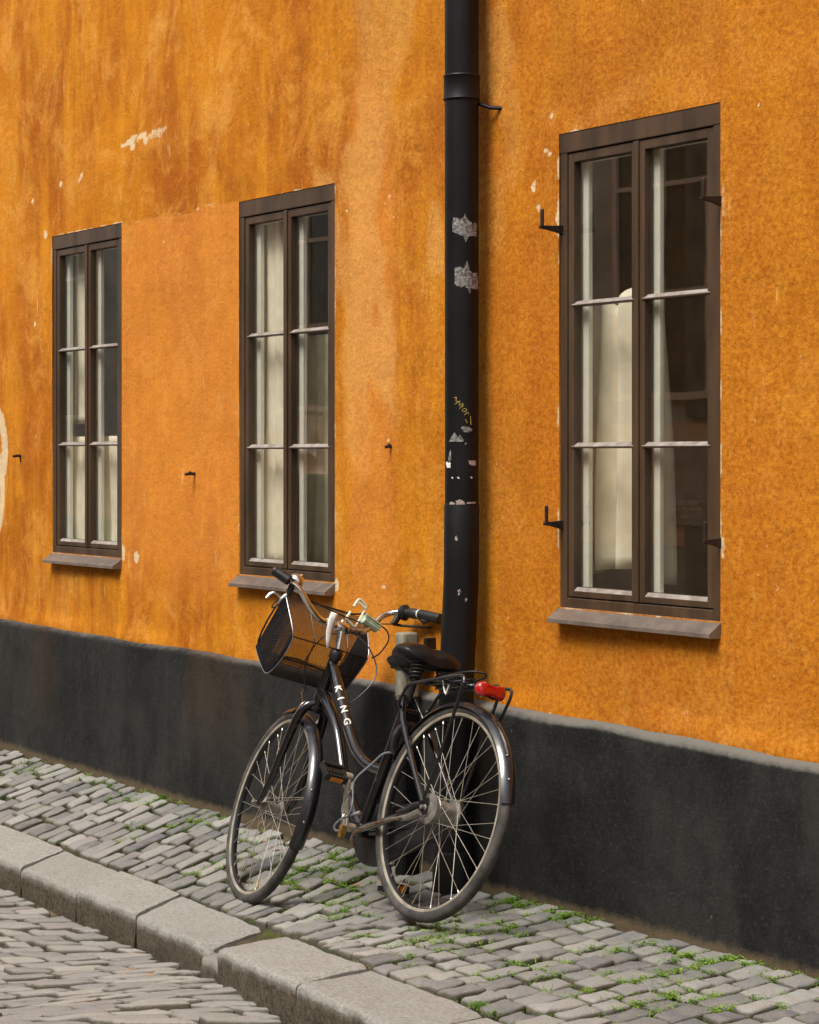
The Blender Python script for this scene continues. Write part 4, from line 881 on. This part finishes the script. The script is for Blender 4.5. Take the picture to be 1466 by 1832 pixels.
# straps hanging off the carrier
tg = MB(); tg.tube([(.06, .05, .79), (.052, .045, .755), (.045, .04, .735)], .0022, 5); tg.tube([(.045, .05, .755), (.03, .045, .73), (.015, .05, .76)], .0026, 5); tg2 = MB(); tg2.tube([(-.05, -.03, .77), (-.052, -.035, .74)], .003, 5); tg2.build('luggage_strap', M['cloth'], carrier); tg.build('luggage_strap', M['cloth'], carrier)
# tail light
tl = MB(); lc = Vector((-.162, .008, .744)); o2 = []
for a in np.linspace(0, 2*math.pi, 48, endpoint=False):
    ca_, sa_ = math.cos(a), math.sin(a); o2.append((.056*math.copysign(abs(ca_)**.8, ca_), .028*math.copysign(abs(sa_)**.75, sa_)*(.66+.40*sst(.05, .75, abs(ca_))-.14*sst(.8, 1., abs(ca_)))))
def ringx(x, k): return [(x, lc.y+y*k, lc.z+z*k) for y, z in o2]
tl.rings([ringx(lc.x+.012, .96), ringx(lc.x-.004, 1.0), ringx(lc.x-.010, .97), ringx(lc.x-.0145, .86), ringx(lc.x-.0165, .55), ringx(lc.x-.017, .05)], True, True); tlo = tl.build('tail_light', M['red'], bike)
tb = MB(); tb.rings([ringx(lc.x+.013, .93), ringx(lc.x+.024, .9), ringx(lc.x+.034, .7)], True, True); tb.tube([lc+Vector((.03, .035, 0)), lc+Vector((.07, .05, .008))], .005, 8); tb.tube([lc+Vector((.03, -.035, 0)), lc+Vector((.07, -.05, .008))], .005, 8)
tb.tube(crv([(-.13, -.062, .770), (-.168, -.066, .765), (-.172, -.066, .74), (-.155, -.066, .70), (-.135, -.066, .665)], 5), .0052, 8); tb.build('light_bracket', M['plastic'], tlo)
# ring lock
rl = MB(); ra_ = [R(a) for a in np.linspace(-50, 230, 30)]
rl.rings([[Vector((.285, 0, .588))+Vector((dx, math.cos(a)*(.052+dr)*.82, math.sin(a)*(.052+dr)))+Vector((-.25*math.sin(a)*.05, 0, 0)) for dx, dr in ((-.010, -.010), (.010, -.010), (.013, 0), (.010, .012), (-.010, .012), (-.013, 0))] for a in ra_], True, True)
rl.build('ring_lock', M['plastic'], bike)
# stem, handlebar
stm = MB(); stm.tube([Vector((.826, 0, .925)), Vector((.8275, 0, .99)), Vector((.829, 0, 1.004))], [.0125, .0125, .014], 16); stm.lathe([(-.024, .018), (-.018, .0205), (.018, .0205), (.024, .018)], (.829, 0, 1.006), (S@Vector((0, 1, 0))), 18); stm.lathe([(0, .010), (.012, .009), (.016, .005)], (.829, 0, 1.02), (0, 0, 1), 12)
stem = stm.build('stem', M['chrome'], bike)
BARL = [(.829, 0, 1.006), (.822, .055, 1.006), (.815, .105, 1.010), (.800, .165, 1.040), (.797, .215, 1.082), (.812, .245, 1.103)]
BARR = [(.829, 0, 1.006), (.835, -.045, 1.005), (.830, -.085, 1.012), (.832, -.125, 1.042), (.838, -.165, 1.090), (.826, -.200, 1.113), (.795, -.222, 1.118)]
GL = [(.812, .245, 1.103), (.818, .262, 1.110), (.842, .300, 1.134)]
hb = MB(); hb.tube(crv(BARL[::-1], 8)+crv(BARR, 8)[1:], .0112, 14); bar = hb.build('handlebar', M['chrome'], bike)
rs = MB(); rs.tube(crv([(.829, -.025, 1.0068), (.835, -.045, 1.0058), (.831, -.085, 1.0125), (.8315, -.118, 1.035)], 6), .01145, 14); rs.build('rusty_bar_middle', M['rust'], bar)
def gripmesh(a, b, name='grip'):
    a, b = Vector(a), Vector(b); g = MB(); L = (b-a).length; d = (b-a)/L
    pr = [(0, .0135), (.003, .0185)]+[(.006+.012*i*L/.13, .0182+(.0012 if i % 2 else 0)) for i in range(1, 9)]+[(L-.010, .0195), (L-.003, .018), (L, .012)]
    g.lathe(pr, a, d, 18); return g.build(name, M['plastic'], bar)
gripmesh((.802, .262, 1.106), (.846, .312, 1.137)); ga, gb_ = Vector((.712, -.242, 1.112)), Vector((.602, -.262, 1.094)); gripmesh(ga, gb_)
tw = MB(); dR = (gb_-ga).normalized(); p0 = Vector((.795, -.222, 1.118)); dq = (ga-p0).normalized()
tw.lathe([(-.004, .014), (0, .028), (.012, .030), (.018, .024), (.022, .0175), (.05, .0185), (.054, .0195), (.074, .0185), (.080, .016)], p0, dq, 22); two = tw.build('twist_shifter', M['plastic'], bar)
tw2 = MB(); tw2.lathe([(0, .0176), (.005, .0176)], p0+dq*.081, dq, 18); tw2.build('shifter_ring', M['cloth'], two)
th = MB(); th.tube([ga+Vector((0, -.002, -.014)), ga+dR*.03+Vector((0, 0, -.022)), ga+dR*.05+Vector((0, 0, -.018))], [.008, .011, .006], 8); th.build('thumb_lever', M['plastic'], two)
lv_ = MB(); lv_.tube([(.80, -.212, 1.112), (.806, -.205, 1.082), (.812, -.196, 1.068)], [.013, .0125, .009], 10); lv_.tube(crv([(.812, -.20, 1.07), (.80, -.235, 1.072), (.74, -.262, 1.072), (.68, -.275, 1.068)], 5), .005, 8); lv_.build('brake_lever', M['plastic'], bar)
lv2 = MB(); lv2.tube([(.808, .244, 1.10), (.818, .246, 1.075), (.825, .244, 1.06)], [.013, .012, .010], 10); lvb = lv2.build('brake_lever', M['plastic'], bar)
lv3 = MB(); lv3.tube(crv([(.822, .246, 1.07), (.832, .262, 1.045), (.845, .268, 1.025)], 5), .006, 8); lv3.tube(crv([(.836, .262, 1.045), (.845, .285, 1.060), (.855, .302, 1.050), (.860, .310, 1.034)], 5), .0052, 8); lv3.build('lever_blade', M['chrome'], lvb)
be = MB(); bc_ = Vector((.838, .215, 1.122)); be.lathe([(-.018, .012), (-.015, .024), (-.004, .029), (.008, .028), (.018, .021), (.024, .010), (.025, .001)], bc_, (-.5, -.35, .75), 24); be.lathe([(.024, .006), (.030, .006), (.031, .001)], bc_, (-.5, -.35, .75), 10); be.tube([bc_, (.805, .225, 1.09)], .007, 8); be.build('bell', M['chrome'], bar)
# ribbon, hook, clip on the bar
rb_ = MB(); rc = Vector((.822, .058, 1.006)); rb_.rings([[rc+Vector((.0148*math.cos(a), dy, .0148*math.sin(a))) for a in np.linspace(0, 2*math.pi, 20, endpoint=False)] for dy in (-.016, -.006, .006, .016)], True, False)
rb_.rings([[(.806+dx, .058+w_*s_+.004*math.sin(zz*40), zz) for s_ in (-1, -.3, .4, 1) for dx in ((.002*s_*s_),)] for zz, w_, dx0 in ((1.045, .014, 0), (1.02, .016, 0), (.998, .012, 0), (.975, .013, 0), (.945, .010, 0), (.915, .005, 0))], False)
rbo = rb_.build('ribbon', M['cloth'], bar); smr = rbo.modifiers.new('cloth', 'SOLIDIFY'); smr.thickness = .0012
hk = MB(); hc = Vector((.90, -.085, 1.085))
def hp(u, v): return hc+Vector((0, -1, 0))*(u*.92)+Vector((0, .0, 1))*v
ol = [(-.030, -.028), (.005, -.050), (.020, -.040), (.046, .030), (.042, .040), (.012, .056), (.003, .052), (-.012, .020)]
il = [hp(*p) for p in crv(ol[1:], 3)]
hk.tube([hp(-.034, -.026)]+[hp(-.010, -.040)]+[hp(*p) for p in ((.006, -.048), (.016, -.046), (.024, -.030), (.046, .028), (.046, .036), (.040, .042), (.014, .055), (.006, .053), (.000, .044), (-.010, .022))], .0052, 8); hk.tube([hp(-.034, -.026), hp(-.024, -.008), hp(-.020, .002)], .0052, 8); hk.tube([hp(.010, .046), hp(.040, .032)], .010, 8, flat=.4)
hk.build('plastic_hook', M['ivory'], bar)
gc = MB(); g0, g1 = Vector((.835, -.083, 1.062)), Vector((.830, -.150, 1.040))
gc.tube([g0, g0+(g1-g0)*.06, g0+(g1-g0)*.94, g1], [.014, .019, .019, .014], 8)
for k in (-1, 0, 1): gc.tube([g0+Vector((-.017, .0, .010*k+.004)), g1+Vector((-.017, 0, .010*k+.004))], .0035, 6)
gc.build('green_clip', M['green'], bar)
# basket: sagging forward from the bar
bp = {'A': (.957, 1.090), 'R': (.868, .932), 'Fb': (1.005, .800), 'E': (1.098, .900)}
def bk(k, y): return Vector((bp[k][0], y, bp[k][1]))
WT, WBm = .182, .162
bsk = MB()
def panel(c00, c10, c11, c01, cell=.0078, r_=.00125):
    c00, c10, c11, c01 = map(Vector, (c00, c10, c11, c01)); P = lambda u, v: (c00*(1-u)+c10*u)*(1-v)+(c01*(1-u)+c11*u)*v
    Lu = ((c10-c00).length+(c11-c01).length)/2; Lv = ((c01-c00).length+(c11-c10).length)/2; k = Lv/Lu; n = int((Lu+Lv)/cell)
    for sg in (0, 1):
        for i in range(1, n):
            t = i/n*(1+k); a = (t, 0); b = (t-k, 1)
            if a[0] > 1: f_ = (a[0]-1)/k; a = (1, f_)
            if b[0] < 0: f_ = 1+b[0]/k; b = (0, f_)
            if sg: a, b = (1-a[0], a[1]), (1-b[0], b[1])
            p, q_ = P(*a), P(*b)
            if (p-q_).length > .004: bsk.tube([p, q_], r_, 3, cap=False)
BPf = [(v[0], v[2]) for v in crv([(.957, 0, 1.090), (.925, 0, 1.03), (.882, 0, .955), (.885, 0, .915), (.935, 0, .858), (.990, 0, .812), (1.022, 0, .806), (1.06, 0, .845), (1.098, 0, .900)], 2)]
NB = len(BPf)
def bpt(i, sd):
    dz = abs(i/(NB-1)-.5)*2; y = (WBm-.006)+(WT-WBm+.006)*dz**1.5; return Vector((BPf[i][0], y*sd, BPf[i][1]))
for i in range(NB-1): panel(bpt(i, 1), bpt(i, -1), bpt(i+1, -1), bpt(i+1, 1), .0078, .00125)
for sd in (1, -1):
    for i in range(NB//2): panel(bpt(i, sd), bpt(NB-1-i, sd), bpt(NB-2-i, sd), bpt(i+1, sd), .007, .0014)
basket = bsk.build('basket', M['mesh'], bike, smooth=False)
rimw = MB(); rimw.tube(crv([bk('A', WT), bk('A', WT*.5), bk('A', -WT*.5), bk('A', -WT), bk('E', -WT+.01), bk('E', 0), bk('E', WT-.01)], 6, True), .0035, 8, True)
for i, r_ in ((5, .0024), (11, .0028), (8, .0022)): rimw.tube([bpt(i, 1), bpt(i, -1)], r_, 6)
for f_ in (.28, .72): rimw.tube([bpt(i, 1)*(1-f_)+bpt(i, -1)*f_ for i in range(NB)], .002, 6)
rimw.build('basket_rim', M['wire'], basket)
for sd in (1, -1):
    ew = MB()
    ew.tube([bpt(i, sd) for i in range(NB)], .0021, 6)
    ew.build('basket_edge_wire', M['edge'], basket)
# cables
cb_ = MB()
cb_.tube(crv([(.845, .262, 1.02), (.87, .275, 1.01), (.885, .25, 1.045), (.90, .19, 1.088), (.905, .10, 1.082), (.90, -.02, 1.065), (.885, -.12, 1.055), (.86, -.19, 1.058), (.845, -.215, 1.02), (.86, -.20, .965), (.88, -.18, .94)], 8), .0027, 6)
cb_.tube(crv([(.812, -.196, 1.068), (.818, -.16, 1.060), (.823, -.12, 1.050)], 5), .0022, 6)
cb_.tube(crv([(.84, -.06, 1.00), (.80, -.10, .965), (.77, -.135, .90), (.76, -.13, .84), (.765, -.085, .77), (.77, -.035, .72), (.74, -.02, .70)], 8), .0026, 6)
cb_.tube(crv([(.80, .03, .975), (.82, .07, .955), (.865, .085, .90), (.90, .075, .83), (.915, .05, .77), (.94, .05, .765)], 8), .0024, 6)
cb_.build('brake_cable', M['wire'], bike)
# cable lock with its brass padlock: hangs on the frame
def bw(p): return bike.matrix_world @ Vector(p)
lk = empty('cable_lock', bw((.43, .10, .36))); tag(lk, 'grey steel cable lock looped round the bicycle frame by the pedal crank', 'cable lock'); LO_ = lk.location.copy()
def lpart(mb, name, mat, parent=None, **k): mb.v = [tuple(bw(v)-LO_) for v in mb.v]; return mb.build(name, mat, parent or lk, **k)
c1 = MB(); c1.tube(crv([(.37, -.022, .53), (.345, .0, .545), (.36, .028, .538), (.392, .045, .50), (.412, .075, .455), (.414, .09, .425)], 8), .0042, 8)
c1.tube(crv([(.414, .090, .405), (.432, .097, .375), (.436, .100, .335), (.418, .100, .310), (.396, .098, .312), (.384, .097, .345), (.396, .093, .38), (.410, .090, .405)], 8), .0036, 8)
c1.tube(crv([(.372, .085, .322), (.40, .094, .314), (.43, .105, .296), (.444, .112, .275), (.442, .106, .262), (.42, .10, .262), (.40, .095, .265)], 8), .0042, 8); lpart(c1, 'cable', M['cable'])
c2 = MB(); c2.tube([(.414, .090, .403), (.414, .0905, .428)], .0078, 10); lpart(c2, 'ferrule', M['alu']); c2 = MB(); c2.tube([(.376, .087, .321), (.355, .078, .329)], .0072, 10); lpart(c2, 'ferrule', M['alu'])
pdl = empty('padlock', bw((.404, .105, .272))); tag(pdl, 'small brass padlock hanging from the cable loop at the crank', 'padlock'); LO_ = pdl.location.copy()
c3 = MB(); c3.box(.395, .411, .092, .116, .238, .280); c3.v = [tuple(bw(v)-LO_) for v in c3.v]; c3.build('lock_body', M['brass'], pdl, bevel=.003)
c4 = MB(); c4.tube(crv([(.403, .096, .278), (.403, .096, .308), (.403, .104, .318), (.403, .112, .308), (.403, .112, .278)], 5), .0028, 8); c4.v = [tuple(bw(v)-LO_) for v in c4.v]; c4.build('shackle', M['chrome'], pdl)

# ------------------------------------------------------------------ across the street (seen only in the window panes)
oh = empty('opposite_house', (-12, -7.3, 0)); tag(oh, 'grey brown house across the street reflected in the panes', 'house')
ow = MB(); ow.box(-20, 20, -.6, 0, -1.2, 6.0); ow.build('wall', M['opp'], oh, smooth=False)
ob = MB(); ob.box(-20, 20, 0.003, .02, .75, 1.75); ob.build('painted_band', M['opp2'], oh, smooth=False)
def owin(x, z0, z1, w, name='window'):
    f_ = MB(); f_.box(x-w/2, x-w/2+.06, .021, .06, z0, z1); f_.box(x+w/2-.06, x+w/2, .021, .06, z0, z1); f_.box(x-w/2+.06, x+w/2-.06, .021, .06, z1-.06, z1); f_.box(x-w/2+.06, x+w/2-.06, .021, .06, z0, z0+.06); f_.box(x-.025, x+.025, .021, .055, z0+.06, z1-.06)
    for k in (1, 2): zz = z0+(z1-z0)*k/3; f_.box(x-w/2+.06, x-.025, .021, .055, zz-.02, zz+.02); f_.box(x+.025, x+w/2-.06, .021, .055, zz-.02, zz+.02)
    fo = f_.build(name, M['cream'], oh, smooth=False); g_ = MB(); g_.box(x-w/2+.05, x+w/2-.05, .0205, .030, z0+.05, z1-.05); g_.build('pane', M['darkglass'], fo, smooth=False)
for x in (-13.5, -10.6, -7.9, -5.2, -2.2, 3.0, 6.0): owin(x, 1.95, 4.6, 1.25)
dk = MB(); dk.box(-1.9, 1.3, .021, .05, 1.8, 4.9); dk.box(-1.9, 1.3, .021, .05, -.6, .93); bxa, bza = wp(1186, 793, 7.24); bxb, bzb = wp(1268, 940, 7.24)
sgn = MB(); sgn.box(bxa, bxb, -7.249, -7.24, bzb, bza); so_ = sgn.build('sign_board', M['board'], None, smooth=False); tag(so_, 'grey board with pale lettering mirrored in the lower right pane of the large window', 'sign')
rs_ = random.Random(4)
for py, h, xa_, xb_ in ((897, 10, 1200, 1241), (908, 5, 1198, 1247), (923, 4, 1214, 1231), (934, 4, 1221, 1231)):
    x_ = xa_; rws = MB()
    while x_ < xb_:
        w_ = rs_.uniform(2.2, 4.2); p_, q_ = wp(x_, py-h/2, 7.239), wp(min(xb_, x_+w_), py+h/2, 7.239); rws.box(p_[0], q_[0], -7.239, -7.236, min(p_[1], q_[1]), max(p_[1], q_[1])); x_ += w_+1.1
    rws.build('lettering', M['letter'], so_, smooth=False)
dk.build('shop_front', M['shop'], oh, smooth=False)

# ------------------------------------------------------------------ passer-by outside the left edge of the view, mirrored in a window pane
pcx = wp(545, 800, 1.6)[0]; pz = float(gz(pcx, -1.6))-.03; hgt = wp(560, 733, 1.6)[1]-pz
per = empty('person', (pcx, -1.6, pz)); per.rotation_euler = (0, 0, R(205)); k_ = hgt/1.74
tag(per, 'white haired person in a dark green coat, mirrored in the window above the basket', 'person')
def skin_body(name, joints, edges, mat, levels=2, root=0):
    me = bpy.data.meshes.new(name); me.from_pydata([tuple(c*k_ for c in j[:3]) for j in joints], edges, []); o = link(bpy.data.objects.new(name, me), per)
    o.modifiers.new('skin', 'SKIN'); sv = me.skin_vertices[0].data
    for i, j in enumerate(joints): sv[i].radius = (j[3]*k_, (j[4] if len(j) > 4 else j[3])*k_); sv[i].use_root = (i == root)
    ss = o.modifiers.new('sub', 'SUBSURF'); ss.levels = levels; ss.render_levels = levels; me.materials.append(mat); o.modifiers['skin'].use_smooth_shade = True; return o
J = [(0, 0, .93, .15, .11), (0, 0, 1.12, .15, .105), (0, -.01, 1.30, .165, .115), (0, 0, 1.42, .10, .08), (0, .01, 1.48, .055, .055), (0, .03, 1.56, .068, .075), (0, .035, 1.66, .07, .085), (0, .02, 1.70, .045, .06)]
E_ = [(i, i+1) for i in range(7)]
for sd in (1, -1):
    n0 = len(J); J += [(.19*sd, -.01, 1.38, .062), (.23*sd, 0, 1.12, .05), (.21*sd, .10, .90, .038), (.205*sd, .13, .84, .033, .02)]; E_ += [(2, n0), (n0, n0+1), (n0+1, n0+2), (n0+2, n0+3)]
    n1 = len(J); J += [(.09*sd, 0, .84, .095), (.10*sd, .06*sd+.02, .48, .065), (.10*sd, .08*sd-.02, .09, .045), (.10*sd, .08*sd+.10, .035, .04, .03)]; E_ += [(0, n1), (n1, n1+1), (n1+1, n1+2), (n1+2, n1+3)]
body = skin_body('body', J, E_, M['skin'])
Jc = [(0, 0, .70, .20, .15), (0, 0, .93, .185, .14), (0, 0, 1.12, .18, .13), (0, -.01, 1.30, .19, .135), (0, 0, 1.43, .12, .095)]; Ec = [(i, i+1) for i in range(4)]
for sd in (1, -1): n0 = len(Jc); Jc += [(.20*sd, -.01, 1.38, .08), (.24*sd, 0, 1.12, .066), (.22*sd, .10, .91, .052)]; Ec += [(3, n0), (n0, n0+1), (n0+1, n0+2)]
skin_body('coat', Jc, Ec, M['coat'])
tr = [(0, 0, .90, .15, .115)]; Et = []
for sd in (1, -1): n0 = len(tr); tr += [(.09*sd, 0, .82, .108), (.10*sd, .06*sd+.02, .48, .08), (.10*sd, .08*sd-.02, .10, .07)]; Et += [(0, n0), (n0, n0+1), (n0+1, n0+2)]
skin_body('trousers', tr, Et, M['coat'])
skin_body('hair', [(0, .0, 1.63, .077, .085), (0, .012, 1.70, .078, .09), (0, -.04, 1.58, .055, .05)], [(0, 1), (0, 2)], M['hair'])
fc = MB()
fc.rings([[(.014*a*s_*k_, (.115+d_)*k_, (1.595+z_+.012*b*s_)*k_) for a, b in ((-1, -1), (1, -1), (1, 1), (-1, 1))] for d_, s_, z_ in ((-.02, 1.3, .01), (.012, 1, -.008), (.02, .4, -.01))], True, True); fc.build('nose', M['skin'], body)
for sd in (1, -1):
    ey = MB(); ey.lathe([(0, .012*k_), (.004, .009*k_)], (.03*sd*k_, .108*k_, 1.625*k_), (0, 1, 0), 10); ey.build('eye', M['plastic'], body)
    er = MB(); er.tube([(.072*sd*k_, .03*k_, 1.59*k_), (.08*sd*k_, .025*k_, 1.615*k_), (.076*sd*k_, .022*k_, 1.64*k_)], [.012, .016, .012], 8); er.build('ear', M['skin'], body)
    for f_ in range(5):
        fg = MB(); x_ = (.205+.012*(f_-2)*.9)*sd if f_ < 4 else .175*sd; L_ = (.075, .085, .08, .065, .05)[f_]
        fg.tube([(x_*k_, (.145+.004*f_)*k_, (.83-.01*(f_ == 4)*-3)*k_), ((x_-.004*sd)*k_, (.160)*k_, (.83-L_*.55)*k_), ((x_-.012*sd)*k_, .150*k_, (.83-L_)*k_)], [.009*k_, .0085*k_, .006*k_], 8); fg.build('finger', M['skin'], body)
